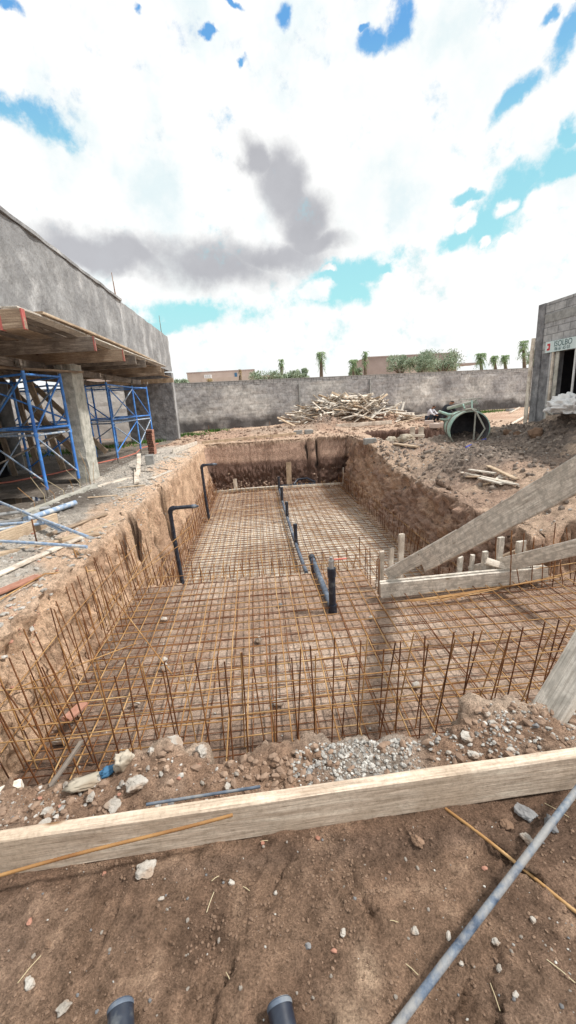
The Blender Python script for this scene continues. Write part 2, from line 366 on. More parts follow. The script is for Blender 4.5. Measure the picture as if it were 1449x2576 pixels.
def normals(PX, PY, PZ):
    ax = np.stack([np.gradient(PX, axis=0), np.gradient(PY, axis=0), np.gradient(PZ, axis=0)], -1)
    ay = np.stack([np.gradient(PX, axis=1), np.gradient(PY, axis=1), np.gradient(PZ, axis=1)], -1)
    n = np.cross(ax, ay); return n/np.linalg.norm(n, axis=-1, keepdims=True)
NM = normals(X, Y, Z)
wall = np.clip((1-NM[..., 2])*2.2, 0, 1)
local = ss((60-np.abs(X))/10)*ss((60-Y)/10)
inpit = np.clip(np.maximum(A, D), 0, 1)*(1-wall)
mound = np.clip(gauss(X, Y, 8.2, 10.6, 1.5, 3.0)+gauss(X, Y, 5.4, 9.8, 1.3, 1.5)+gauss(X, Y, 7.3, 13.4, 2, 1.5)+.8*gauss(X, Y, 3.9, 24.2, 1.2, .8)+.6*gauss(X, Y, 1.5, 22.5, 3, 1), 0, 1)
rightside = ss((X-3.4)/.4)*ss((Y-2.5)/1)*(1-ss((Y-17)/2))
ridge = ss((Y-1.3)/.08)*(1-ss((Y-2.2)/.3))*ss((3-np.abs(X))/1)
fore = 1-ss((Y-1.3)/.08)
c3 = cells(X*1.0, Y*1.0, Z*1.0, 7.0, 60)
c4 = cells(X, Y, Z, 22.0, 64)
c5 = cells(X, Y, Z, 60.0, 68)
f1 = fbm(X, Y, Z, f=3, o=4, s=70); f2 = fbm(X, Y, Z, f=14, o=4, s=75); f0 = fbm(X, Y, Z, f=1.1, o=3, s=79)
fc = fbm(X*1.2, Y*1.2, Z*.25, f=3.2, o=3, s=88)
f5 = fbm(X, Y, Z, f=6, o=3, s=120)
clm = np.clip(gauss(X, Y, .95, 1.12, .22, .1)+gauss(X, Y, -1.0, .95, .22, .25)+gauss(X, Y, .45, 1.14, .3, .05)+.8*gauss(X, Y, -.2, 1.14, .5, .04)+.7*gauss(X, Y, -.45, .93, .1, .12)+.8*gauss(X, Y, .62, .62, .3, .12), 0, 1)*ss((f1+.35)/.3)
rightwall = ss((X-2.9)/.3)*ss((Y-4.8)/.5)
vst = fbm(X*1.0, Y*1.0, Z*.12, f=11, o=3, s=140)
amp = (1-inpit)*(wall*.035*vst*(X < 3)*(Y < 17.2)+
      wall*(.09*f1+.05*f2+.07*(c3-.45)+.045*(c4-.4)+.07*fc*(Y < 17)+rightwall*(.16*(c3-.4)+.07*(c4-.35)+.10*f1))
    + (1-wall)*(mound*(.09*(c3-.35)+.05*(c4-.3)+.03*f1)
      + rightside*(1-mound)*(.05*f1+.035*(c3-.4)+.012*(c4-.4))
      + ridge*(.030*f2+.024*(c4-.4)+.012*(c5-.3))
      + fore*(.006*f2+.012*f5+.030*clm*(c4-.35)+.010*(c5-.35)*np.clip(ss((f1+.1)/.3)+clm, 0, 1)))
      + (1-wall)*(1-fore)*(1-ridge)*(1-mound)*(1-rightside)*(1-SLAB*.8)*(.030*f2+.028*(c4-.4)*(X < 5)+.03*f1)) + inpit*.012*f2
amp = amp*local
sm = ss((Y-15.5)/.5)*wall*ss((.0-Z)/.3)*ss((3.7-X)/.2)         # far wall: smooth scraped top, rough rocky foot
amp = amp*(1-sm*.85*ss((Z+1.15+.15*f1)/.2)) + sm*(.05*(c3-.3)+.03*(c4-.3))*ss((-.95-Z+.2*f1)/.2)
PX, PY, PZ = X+NM[..., 0]*amp, Y+NM[..., 1]*amp, Z+NM[..., 2]*amp
# albedo by zone
def C(*c): return np.array(c, float)
col = np.zeros(X.shape+(3,)) + C(.34, .255, .195)
def lay(col, mask, c): 
    m_ = np.clip(mask, 0, 1)[..., None]; return col*(1-m_)+C(*c)*m_
far = ss((Y-16)/3)
lowf = fbm(X, Y, Z, f=.8, o=4, s=90); midf = fbm(X, Y, Z, f=3.5, o=4, s=92); hif = fbm(X, Y, Z, f=12, o=3, s=95)
col = lay(col, fore*1., (.148, .100, .071)); col = lay(col, fore*ss((lowf+midf*.7)/.35)*.5, (.105, .07, .052)); col = lay(col, fore*ss((hif-.35)/.3)*.3, (.26, .19, .14)); col = lay(col, fore*clm*.6, (.115, .085, .068)); col = lay(col, fore*ss((fbm(X, Y, f=1.6, o=3, s=150)-.08)/.2)*.55, (.088, .056, .04)); col = lay(col, fore*ss((fbm(X, Y, f=2.3, o=4, s=155)-.22)/.15)*.5, (.24, .17, .125))
for (a_, b_, r_) in ((.2, .8, .035), (.13, .68, .05), (1.02, .88, .05), (-.85, .7, .06), (.8, 1.0, .03)):
    col = lay(col, gauss(X, Y, a_, b_, r_, r_*1.5)*.8*ss((midf+.4)/.5), (.36, .27, .20))
col = lay(col, ridge*.95, (.235, .155, .108)); col = lay(col, ridge*ss((midf+.0)/.3)*.35, (.33, .26, .21)); col = lay(col, ridge*ss((X-.05)/.3)*ss((.75-X)/.3)*.7, (.30, .28, .255))
col = lay(col, ridge*ss((Y-1.58-.05*midf)/.1)*.65, (.42, .345, .28))
# left plateau
lp = ss((-1.95-X)/.2)*ss((Y-1.6)/.5)*(1-ss((Y-17)/2))
col = lay(col, lp, (.42, .31, .23)); col = lay(col, lp*ss((-2.55-X+.5*lowf+.25*midf)/.35), (.36, .335, .305)); col = lay(col, lp*ss((midf+hif*.5-.05)/.3)*.5*ss((-2.4-X)/.4), (.22, .205, .19))
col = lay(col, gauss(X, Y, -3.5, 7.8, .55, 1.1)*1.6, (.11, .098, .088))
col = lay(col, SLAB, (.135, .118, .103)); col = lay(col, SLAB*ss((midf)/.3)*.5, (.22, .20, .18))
col = lay(col, ss((Y-17.5)/1)*(1-ss((Y-40)/10))*ss((lowf+.1)/.3)*.6, (.27, .17, .125))
# right bank
rb = rightside*ss((17-Y)/1)
col = lay(col, rb, (.33, .245, .185)); col = lay(col, rb*ss((lowf+midf*.6)/.3)*.6, (.22, .15, .118))
col = lay(col, rb*ss((X-6.5)/1.5)*ss((Y-5)/3)*.7, (.45, .36, .28))
col = lay(col, mound*1.2*ss((Y-3)/1)*ss((f0+.55)/.5), (.135, .113, .10)); col = lay(col, mound*ss((hif+.0)/.3)*.45, (.30, .235, .19))
# walls
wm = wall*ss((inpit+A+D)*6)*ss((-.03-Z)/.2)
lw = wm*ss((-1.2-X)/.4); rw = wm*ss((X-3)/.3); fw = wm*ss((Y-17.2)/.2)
col = lay(col, lw*1.4, (.44, .31, .215)); col = lay(col, lw*ss((fc+.05)/.3)*.5, (.25, .155, .105)); col = lay(col, lw*ss((-1.0-Z+.3*f0)/.5)*.55, (.27, .18, .13)); col = lay(col, np.clip(crackm := (np.exp(-((Y-7.0-.12*f1)/.09)**2)+np.exp(-((Y-9.3-.15*f1)/.10)**2)+.8*np.exp(-((Y-6.2-.2*f1)/.08)**2)), 0, 1)*lw*1.2, (.05, .03, .022))  # cracks also darkened in colour, painting the shade inside them
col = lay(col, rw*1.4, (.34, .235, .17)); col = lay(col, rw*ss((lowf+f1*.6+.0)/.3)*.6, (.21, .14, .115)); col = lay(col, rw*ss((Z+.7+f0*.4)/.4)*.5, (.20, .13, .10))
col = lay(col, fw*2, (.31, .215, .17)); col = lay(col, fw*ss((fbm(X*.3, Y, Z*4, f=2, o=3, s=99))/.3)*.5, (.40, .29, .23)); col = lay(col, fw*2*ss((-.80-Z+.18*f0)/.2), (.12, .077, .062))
fw_ = .55+.6*fbm(X*0, Z*0, Z, f=3.5, o=3, s=101)
fis = np.exp(-((X-2.08+.10*fbm(Z, Z*0, f=3, o=3, s=102))/(.055*fw_))**2)*ss((Z+.95)/.2)*ss((-.1-Z)/.08)+np.exp(-((X-2.50+.10*fbm(Z, Z*0, f=3, o=3, s=103))/(.06*fw_))**2)*ss((Z+1.5)/.2)+.8*np.exp(-((X-2.26)/.14)**2-((Z+.50-.1*np.abs(X-2.28))/.035)**2)
col = lay(col, fw*3*fis*ss((-.02-Z)/.1), (.016, .012, .011))  # fissures painted near-black, shade of the gaps put into the colour
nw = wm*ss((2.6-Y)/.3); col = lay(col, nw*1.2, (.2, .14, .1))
# floors
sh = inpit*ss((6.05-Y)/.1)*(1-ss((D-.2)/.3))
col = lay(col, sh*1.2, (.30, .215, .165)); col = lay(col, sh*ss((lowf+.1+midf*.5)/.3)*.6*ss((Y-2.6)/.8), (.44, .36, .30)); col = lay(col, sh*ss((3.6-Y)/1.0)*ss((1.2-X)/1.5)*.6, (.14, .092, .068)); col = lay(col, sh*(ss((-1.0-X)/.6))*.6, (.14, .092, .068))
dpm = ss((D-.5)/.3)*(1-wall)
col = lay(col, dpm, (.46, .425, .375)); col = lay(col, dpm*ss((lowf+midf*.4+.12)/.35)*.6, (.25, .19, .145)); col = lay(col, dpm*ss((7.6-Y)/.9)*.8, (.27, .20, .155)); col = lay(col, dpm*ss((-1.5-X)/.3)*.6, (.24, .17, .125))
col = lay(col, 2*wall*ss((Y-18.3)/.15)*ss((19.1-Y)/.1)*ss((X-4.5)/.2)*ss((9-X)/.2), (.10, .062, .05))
col = lay(col, ss((Y-33)/5), (.35, .28, .2))
# creases between clods darkened: shade painted into the colour
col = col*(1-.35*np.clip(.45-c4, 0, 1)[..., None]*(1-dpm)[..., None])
col = col*(1+.30*hif[..., None])*(1+.12*f2[..., None])
col = np.where(fore[..., None] > .5, col*1.85, col*1.42)
lum = (col*np.array([.3, .55, .15])).sum(-1, keepdims=True)
dsk = .04+.06*(fore[..., None] < .5)
col = (col*(1-dsk)+lum*dsk)*np.array([1.02, .995, .965])
col = lum.mean()*.6*(col/(lum.mean()*.6))**1.07
cr = np.clip(col, .004, .9)

nx, ny_ = X.shape
me = bpy.data.meshes.new('ground')
vs = np.stack([PX, PY, PZ], -1).reshape(-1, 3).astype(np.float32)
idx = np.arange(nx*ny_).reshape(nx, ny_)
q = np.stack([idx[:-1, :-1], idx[1:, :-1], idx[1:, 1:], idx[:-1, 1:]], -1).reshape(-1, 4)
me.vertices.add(len(vs)); me.vertices.foreach_set('co', vs.ravel())
me.loops.add(q.size); me.loops.foreach_set('vertex_index', q.ravel().astype(np.int32))
me.polygons.add(len(q)); me.polygons.foreach_set('loop_start', np.arange(0, q.size, 4, dtype=np.int32)); me.polygons.foreach_set('loop_total', np.full(len(q), 4, dtype=np.int32))
me.polygons.foreach_set('use_smooth', np.ones(len(q), dtype=bool))
me.update(calc_edges=True); me.validate()
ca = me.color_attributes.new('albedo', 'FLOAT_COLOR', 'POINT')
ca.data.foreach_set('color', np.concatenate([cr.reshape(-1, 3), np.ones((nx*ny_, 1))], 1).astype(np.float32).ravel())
gm, nt, b = newmat('earth')
at = N(nt, 'ShaderNodeAttribute'); at.attribute_name = 'albedo'
tc = N(nt, 'ShaderNodeTexCoord')
n1 = N(nt, 'ShaderNodeTexNoise', Scale=26, Detail=9, Roughness=.7); nt.links.new(tc.outputs['Object'], n1.inputs['Vector'])
n2 = N(nt, 'ShaderNodeTexNoise', Scale=140, Detail=5, Roughness=.7); nt.links.new(tc.outputs['Object'], n2.inputs['Vector'])
g1 = ramp(nt, n1.outputs[0], [(.3, (.42, .40, .38)), (.47, (.95, .95, .95)), (.6, (1.15, 1.15, 1.15)), (.74, (1.75, 1.72, 1.7))])
g2 = ramp(nt, n2.outputs[0], [(.3, (.55, .53, .51)), (.5, (1, 1, 1)), (.72, (1.55, 1.55, 1.55))])
c = mix(nt, 1.0, at.outputs['Color'], g1, 'MULTIPLY'); c = mix(nt, 1.0, c, g2, 'MULTIPLY')
vo = N(nt, 'ShaderNodeTexVoronoi', Scale=55); nt.links.new(tc.outputs['Object'], vo.inputs['Vector'])
sp = ramp(nt, vo.outputs['Distance'], [(.05, (1, 1, 1)), (.16, (0, 0, 0))]); 
sel = N(nt, 'ShaderNodeSeparateColor'); nt.links.new(vo.outputs['Color'], sel.inputs[0])
gt = N(nt, 'ShaderNodeMath'); gt.operation = 'GREATER_THAN'; gt.inputs[1].default_value = .88; nt.links.new(sel.outputs[0], gt.inputs[0])
ml = N(nt, 'ShaderNodeMath'); ml.operation = 'MULTIPLY'; nt.links.new(gt.outputs[0], ml.inputs[0]); nt.links.new(sp, ml.inputs[1])
lt = mix(nt, 1.0, c, (1.45, 1.47, 1.5), 'MULTIPLY')
c = mix(nt, ml.outputs[0], c, lt)
nt.links.new(c, b.inputs['Base Color']); b.inputs['Roughness'].default_value = .95; b.inputs['Specular IOR Level'].default_value = .2
bp = N(nt, 'ShaderNodeBump', Strength=1, Distance=.05); nt.links.new(n1.outputs[0], bp.inputs['Height'])
bp2 = N(nt, 'ShaderNodeBump', Strength=.9, Distance=.010); nt.links.new(n2.outputs[0], bp2.inputs['Height']); nt.links.new(bp.outputs[0], bp2.inputs['Normal'])
nt.links.new(bp2.outputs[0], b.inputs['Normal'])
me.materials.append(gm)
g = bpy.data.objects.new('ground', me); COL.objects.link(g); g['kind'] = 'structure'
def gz(x, y):
    i = int(np.clip(np.searchsorted(XS, x)-1, 0, nx-2)); j = int(np.clip(np.searchsorted(YS, y)-1, 0, ny_-2))
    a = (x-XS[i])/(XS[i+1]-XS[i]); c_ = (y-YS[j])/(YS[j+1]-YS[j])
    return float((PZ[i, j]*(1-a)+PZ[i+1, j]*a)*(1-c_)+(PZ[i, j+1]*(1-a)+PZ[i+1, j+1]*a)*c_)
def on(px, py, dz=0, z0=0):        # sight line down to the terrain
    z = z0
    for _ in range(6):
        p = gp(px, py, z); z = .5*z+.5*gz(p.x, p.y)
    p = gp(px, py, z); p.z = gz(p.x, p.y)+dz; return p

# puddle
mb = MB(); pts = []
for k in range(28):
    a = k/28*2*math.pi; r_ = 1+.25*math.sin(3*a+1)+.12*math.sin(7*a)
    pts.append((-5.0+.75*r_*math.cos(a), 8.6+.42*r_*math.sin(a), -.062))
mb.add(pts, [tuple(range(28))])
wm_, nt, b = newmat('puddle_water'); b.inputs['Base Color'].default_value = (.035, .028, .022, 1); b.inputs['Roughness'].default_value = .04; b.inputs['Specular IOR Level'].default_value = .6
nn = N(nt, 'ShaderNodeTexNoise', Scale=3.0); bpp = N(nt, 'ShaderNodeBump', Strength=.05, Distance=.01); nt.links.new(nn.outputs[0], bpp.inputs['Height']); nt.links.new(bpp.outputs[0], b.inputs['Normal'])
p_ = mb.obj('puddle', wm_); p_['kind'] = 'structure'

# ================================================================== reinforcement
def bar(name, pts, r, mat, parent, n=5, wob=.006):
    out = []
    for a, b_ in zip(pts[:-1], pts[1:]):
        a, b_ = Vector(a), Vector(b_); k = max(1, int((b_-a).length/.45))
        for i in range(k): out.append(a+(b_-a)*(i/k))
    out.append(Vector(pts[-1]))
    out = [p+Vector((R.uniform(-wob, wob), R.uniform(-wob, wob), R.uniform(-wob, wob))) for p in out]
    mb = MB(); mb.tube(out, r, n); return mb.obj(name, M[mat], parent)
def bars_stuff(name, lst, r, mat, parent):
    mb = MB()
    for a, b_ in lst:
        a, b_ = Vector(a), Vector(b_); k = max(1, int((b_-a).length/.6))
        pts = [a+(b_-a)*(i/k)+Vector((R.uniform(-.006, .006), R.uniform(-.006, .006), R.uniform(-.006, .006))) for i in range(k+1)]
        mb.tube(pts, r, 4)
    o = mb.obj(name, M[mat], parent); o['kind'] = 'stuff'; return o
def fr(a, b_, s):
    out = []; x = a
    while x <= b_+1e-6: out.append(x); x += s
    return out

sm_ = empty('rebar_mat', (0, 4, -1.0), 'upper layer of ochre rusty rebar grid covering the shallow shelf nearest the camera', 'rebar mat')
for i, x in enumerate(fr(-1.92, 4.9, .185)):
    ye = 6.05 if x < 1.45 else 4.97
    dx = R.uniform(-.03, .03); e = ye+R.uniform(.0, .12) if x < 1.45 else ye
    fan = .06*(x-.5)
    bar('bar', [(x+dx-fan*.3, 2.5, -.965), (x, 4.0+R.uniform(-.3, .3), -.955), (x+fan*.2, e, -.945)], .0063, 'rebar_ochre' if i % 5 else 'rebar_dark', sm_, wob=.009)
for i, y in enumerate(fr(2.62, 5.95, .178)):
    xe = 4.95 if y < 4.95 else 1.47
    bar('bar', [(-1.98, y+R.uniform(-.03, .03), -.972), (0, y+R.uniform(-.02, .02), -.975), (xe, y+R.uniform(-.03, .03), -.972)], .0058, 'rebar_ochre' if i % 3 else 'rebar_dark', sm_, wob=.008)
sl_ = empty('rebar_mat', (0, 4, -1.04), 'lower darker layer of rebar lying on the floor of the shallow shelf', 'rebar mat')
for x in fr(-1.88, 4.8, .185):
    ye = 6.02 if x < 1.45 else 4.95
    bar('bar', [(x, 2.5, -1.03), (x+R.uniform(-.04, .04), ye, -1.03)], .0046, 'rebar_dark', sl_, n=4)
for y in fr(2.57, 5.9, .178):
    xe = 4.95 if y < 4.95 else 1.47
    bar('bar', [(-1.98, y, -1.036), (xe, y+R.uniform(-.04, .04), -1.036)], .0046, 'rebar_dark', sl_, n=4)

dm = empty('rebar_mat', (.7, 11, -1.9), 'upper layer of the long rusty rebar grid on the deep pool floor', 'rebar mat')
lst = []
for i, x in enumerate(fr(-1.85, 3.35, .175)):
    bar('bar', [(x+R.uniform(-.02, .02), 6.2, -1.875), (x, 11+R.uniform(-1, 1), -1.87), (x+R.uniform(-.03, .03), 16.72, -1.87), (x+R.uniform(-.08, .08), 16.95+R.uniform(0, .15), -1.83+R.uniform(0, .09))], .0068, 'rebar_ochre', dm, n=4, wob=.012)
for x in fr(1.6, 3.4, .15): bar('bar', [(x, 5.2, -1.875), (x, 6.3, -1.875)], .006, 'rebar_ochre', dm, n=4)
ys_ = fr(6.2, 16.75, .17)
for i, y in enumerate(ys_[:48]):
    bar('bar', [(-1.92, y+R.uniform(-.03, .03), -1.888), (3.42, y+R.uniform(-.03, .03), -1.888)], .0065, 'rebar_dark' if i % 4 else 'rebar_ochre', dm, n=4, wob=.01)
bars_stuff('far_bars', [((-1.92, y, -1.888), (3.42, y+R.uniform(-.03, .03), -1.888)) for y in ys_[48:]], .0068, 'rebar_dark', dm)
dl = bars_stuff('rebar_lower_layer', [((x, 6.2, -1.955), (x+R.uniform(-.04, .04), 16.7, -1.955)) for x in fr(-1.78, 3.3, .175)] + [((-1.9, y, -1.965), (3.4, y, -1.965)) for y in fr(6.27, 16.7, .17)], .0055, 'rebar_dark', None)
prop(dl, 'lower darker layer of rebar grid on the pale floor of the deep pool', 'rebar mat')

def upright(x, y, z0, z1, lean, r=.0055, mat='rebar_dark', parent=None, foot=(0, 0)):
    pts = [(x+foot[0], y+foot[1], z0), (x, y, z0+.01), (x+lean[0], y+lean[1], z1)]
    return bar('upright_bar', pts, r, mat, parent, n=5, wob=.004)
fc_ = empty('rebar_cage', (1.4, 2.65, -1.0), 'row of rusty upright rebars along the near edge of the shelf behind the spoil ridge', 'rebar cage')
for i, x in enumerate(fr(-1.95, 4.9, .158)):
    l = .01+.075*x
    upright(x+R.uniform(-.03, .03), 2.57, -1.03, -.07+R.uniform(-.07, .05)+.01*x, (l+R.uniform(-.06, .06), R.uniform(-.05, .1)), .0056, 'rebar_dark', fc_)
    upright(x+.06+R.uniform(-.04, .04), 2.74, -1.03, -.22+R.uniform(-.08, .06), (l*1.3+R.uniform(-.07, .07), R.uniform(-.05, .08)), .0054, 'rebar_ochre' if i % 2 == 0 else 'rebar_dark', fc_)
for (z, y) in ((-.36, 2.62), (-.62, 2.6), (-.34, 2.79), (-.66, 2.77)):
    bar('tie_bar', [(-2.05, y, z+R.uniform(-.04, .02)), (-.6, y, z+R.uniform(-.03, .03)), (1.2, y+.02, z+R.uniform(-.03, .03)), (3, y, z+.02), (4.9, y, z)], .0052, 'rebar_ochre', fc_, wob=.012)
lc = empty('rebar_cage', (-1.95, 4.2, -1.0), 'row of tall rusty upright rebars along the left edge of the shelf', 'rebar cage')
for i, y in enumerate(fr(2.75, 6.3, .15)):
    upright(-1.97, y, -1.03, -.13+R.uniform(-.1, .08)-.03*(y-2.7), (-.09+R.uniform(-.06, .05), R.uniform(-.07, .05)), .0056, 'rebar_dark', lc)
    upright(-1.76, y+.05, -1.03, -.25+R.uniform(-.12, .08)-.03*(y-2.7), (-.05+R.uniform(-.07, .05), R.uniform(-.1, .06)), .0054, 'rebar_ochre' if i % 3 == 1 else 'rebar_dark', lc)
for z, x in ((-.45, -2.02), (-.72, -2.0), (-.55, -1.8), (-.8, -1.79)):
    bar('tie_bar', [(x, 2.6, z), (x+R.uniform(-.02, .02), 4.2, z+R.uniform(-.03, .03)), (x, 6.4, z-.02)], .0052, 'rebar_ochre', lc)
for (a, b_) in (((-2.1, 3.0, -.5), (-1.5, 4.2, -.9)), ((-1.9, 4.8, -.55), (-1.0, 3.6, -.9)), ((-2.05, 5.0, -.75), (-1.2, 6.6, -.3)), ((-1.95, 6.0, -.8), (-1.3, 7.6, -.75))):
    bar('loose_bar', [a, b_], .0065, 'rebar_ochre', lc)
def wallcage(x, y0, y1, zt, sgn, label):
    e = empty('rebar_cage', (x, (y0+y1)/2, -1.95), label, 'rebar cage')
    for y in fr(y0, y1, .19): upright(x, y, -1.96, zt+R.uniform(-.08, .05), (sgn*.06+R.uniform(-.03, .03), R.uniform(-.05, .05)), .0066, 'rebar_dark', e, foot=(-sgn*.12, 0))
    for z in (zt-.07, zt-.3, zt-.5):
        bar('tie_bar', [(x+sgn*.04, y0, z+R.uniform(-.03, .03)), (x+sgn*.03, (y0+y1)/2, z+R.uniform(-.03, .03)), (x+sgn*.04, y1, z+R.uniform(-.02, .02))], .0068, 'rebar_ochre', e)
    mb = []
    for y in fr(y0+.09, y1, .19): mb.append(((x-sgn*.13, y, -1.94), (x-sgn*.10+R.uniform(-.03, .03), y, zt-.12+R.uniform(-.1, .04))))
    bars_stuff('inner_row', mb, .006, 'rebar_dark', e)
    return e
wallcage(-1.93, 6.3, 16.9, -1.22, -1, 'long rusty rebar cage standing along the left wall of the deep pool')
wallcage(3.36, 5.5, 17.0, -1.38, 1, 'long rusty rebar cage standing along the right wall of the deep pool')
sc_ = empty('rebar_cage', (0, 6, -1), 'short rusty starter bars sticking up where the shelf drops to the deep floor', 'rebar cage')
for x in fr(-1.8, 1.4, .155):
    upright(x, 6.12, -1.9, -.80+R.uniform(-.12, .1), (R.uniform(-.05, .05), R.uniform(-.08, .05)), .0064, 'rebar_dark', sc_)
    if R.random() < .5: upright(x+.05, 6.0, -1.0, -.72+R.uniform(-.1, .1), (R.uniform(-.05, .05), R.uniform(-.05, .05)), .0064, 'rebar_ochre', sc_)
for y in fr(5.05, 6.0, .15): upright(1.48+R.uniform(-.03, .03), y, -1.9, -.55+R.uniform(-.12, .12), (R.uniform(-.05, .05), R.uniform(-.05, .05)), .0064, 'rebar_dark', sc_)
for z in (-1.3, -.95): bar('tie_bar', [(-1.85, 6.13, z), (1.45, 6.13, z+.02)], .0062, 'rebar_ochre', sc_)
rc = empty('rebar_cage', (4.2, 5.0, -1), 'rusty upright rebars at the back right corner of the shelf by the earth bank', 'rebar cage')
for x in fr(3.15, 4.95, .15):
    upright(x, 5.06, -1.9 if x < 3.6 else -1.03, -.30+R.uniform(-.2, .12), (R.uniform(-.1, .02), R.uniform(-.05, .08)), .0066, 'rebar_dark', rc)
    upright(x+.07, 4.9, -1.03, -.42+R.uniform(-.15, .12), (R.uniform(-.1, .05), R.uniform(-.05, .08)), .0066, 'rebar_dark', rc)
for z in (-.55, -.8): bar('tie_bar', [(3.3, 4.98, z), (4.95, 5.0, z+.08)], .0065, 'rebar_ochre', rc)
for i in range(6): bar('loose_bar', [(1.6+.1*i, 4.72-.02*i, -.95), (3.0+.15*i, 4.80+.03*i, -.93), (3.9+.1*i, 4.9+.04*i, -.9)], .0065, 'rebar_ochre', rc)
for (a, b_, c_) in (((-.05, 5.45, -.97), (0, 5.2, -.97), (.02, 5.2, -.86)), ((.3, 5.2, -.97), (.36, 4.9, -.97), (.42, 4.92, -.8))):
    pass

# ================================================================== pool formwork
def strip(name, p0, p1, h, t, mat, label, cat='formwork board', group=None):
    return plank(name, p0, p1, h, t, (0, 0, 1), mat, label, cat, group)
strip('formwork_board', (-2.0, 17.06, -1.93), (3.42, 17.0, -1.93), .16, .05, 'wood_white', 'long pale edging board across the far end of the deep pool floor')
plank('edging_board', (-1.3, 16.98, -1.83), (.75, 17.0, -1.82), .10, .03, (0, 1, 0), 'wood_grey', 'narrow grey batten lying on the far edging board', 'batten')
plank('timber_peg', (1.2, 17.2, -1.95), (1.22, 17.2, -.88), .21, .03, (1, 0, 0), 'wood_pale', 'tall wide upright board at the far end of the pool', 'board')
plank('timber_peg', (-1.03, 17.15, -1.95), (-1.05, 17.15, -1.42), .15, .03, (1, 0, 0), 'wood_white', 'short broken upright board at the far left of the pool', 'board')
plank('timber_peg', (3.42, 16.9, -1.95), (3.45, 16.9, -1.22), .05, .03, (1, 0, 0), 'wood_white', 'thin upright lath at the far right corner of the pool', 'lath')
# notch boards
strip('formwork_board', (1.47, 4.93, -.885), (3.80, 5.0, -.885), .21, .04, 'wood_grey', 'cement stained board set on edge in front of the row of pegs', 'formwork board')
strip('formwork_board', (1.47, 4.985, -.872), (3.78, 5.05, -.872), .20, .04, 'wood_grey', 'second board nailed behind the cement stained board by the pegs', 'formwork board')
for i, (x, y, zt, w, gl) in enumerate([(1.60, 5.35, -.50, .07, 'short peg, farthest left in the row beside the big sloping plank'), (1.72, 5.3, -.44, .07, 'short peg between the leftmost peg and the tall peg'), (1.86, 5.3, -.25, .08, 'tall pale square peg behind the foot of the sloping plank'),
        (2.55, 5.1, -.83, .05, 'stub of a peg barely above the board'), (2.66, 5.2, -.62, .07, 'rounded grey peg left of the pair of small pegs'), (2.83, 5.2, -.60, .06, 'slim grey peg in the middle of the row'), (3.0, 5.18, -.56, .08, 'blunt grey peg beside the slanted offcut'),
        (3.2, 5.17, -.36, .09, 'tall splintered peg second from the right end'), (3.46, 5.12, -.42, .12, 'thick grey peg at the right end of the row')]):
    plank('timber_peg', (x-.01, y+.02, -1.6), (x+.01, y, zt), w, w*.55, (1, .15, 0), 'wood_grey' if i > 2 else 'wood_white', gl, 'peg')
plank('offcut', (2.98, 5.1, -.66), (3.28, 5.05, -.78), .09, .05, (0, .5, 1), 'wood_white', 'slanted pale offcut lying among the pegs', 'offcut')
plank('offcut', (3.2, 5.25, -.74), (3.62, 5.22, -.58), .08, .05, (0, .3, 1), 'wood_brown', 'brown ended offcut behind the tall splintered peg', 'offcut')
# sloping planks
pA = dp(1449, 1195, 3.0); pB = dp(1075, 1408, 5.0)
dirA = (pA-pB).normalized()
plank('sloping_plank', pB-dirA*.12, pA+dirA*.45, .245, .04, (0, 0, 1), 'wood_grey', 'wide cement stained plank sloping up from the pegs to the right', 'plank', rough=.006)
pC = dp(975, 1447, 5.62); pD = dp(1150, 1352, 4.9)
plank('sloping_plank', pC, pD+Vector((.055, .05, 0)), .165, .035, (0, 0, 1), 'wood_grey', 'lower grey plank under the wide sloping plank, its foot at the board corner', 'plank')
pE = dp(1449, 1377, 4.9); pF = dp(1215, 1433, 5.95); dE = (pE-pF).normalized()
plank('sloping_plank', pF-dE*.2, pE+dE*.5, .19, .035, (0, 0, 1), 'wood_grey', 'grey plank rising right from behind the thick peg', 'plank')
p0 = Vector((1.275, 1.61, -.02)); dd = (dp(1449, 1596, 2.16)-Vector((1.275, 1.70, -.02))).normalized()
plank('leaning_plank', p0-dd*.10, p0+dd*.75, .19, .04, (0, 1, -.1), 'wood_grey', 'grey plank with its square foot stuck in the spoil heap at the right', 'plank')
# the long board in front
plank('long_board', (-2.3, 1.165, .080), (2.3, 1.31, .090), .165, .048, (0, 0, 1), 'wood_board', 'long weathered board on edge lying across the foreground dirt', 'board', rough=.003, seed=3)

# ================================================================== drainage pipes
def pipe_thing(name, label, cat, base, parts, group=None):
    e = empty(name, base, label, cat, group)
    for pn, pts, r, mat, n in parts:
        mb = MB(); mb.tube(pts, r, n); mb.obj(pn, M[mat], e)
    return e
pr = empty('drain_pipe', (.73, 12, -1.9), 'black drain pipe on the deep pool floor with four upright branches', 'pipe')
mb = MB(); mb.tube([(.80, 7.9, -1.83), (.76, 9.5, -1.83), (.73, 12, -1.83), (.72, 14.3, -1.83), (.74, 16.75, -1.83)], .042, 12); mb.obj('main_run', M['pipe_dusty'], pr)
for (x, y, zt) in ((.73, 16.4, -1.33), (.72, 14.3, -1.34), (.74, 12.2, -1.36), (.77, 9.75, -1.34)):
    mb = MB(); mb.tube([(x, y, -1.84), (x, y, zt)], .045, 12); mb.obj('riser', M['pipe_black'], pr)
    mb = MB(); mb.tube([(x, y, zt-.09), (x, y, zt+.01)], .053, 12); mb.obj('cap', M['pipe_black'], pr)
    mb = MB(); mb.tube([(x, y-.09, -1.83), (x, y+.09, -1.83)], .053, 12); mb.obj('tee', M['pipe_black'], pr)
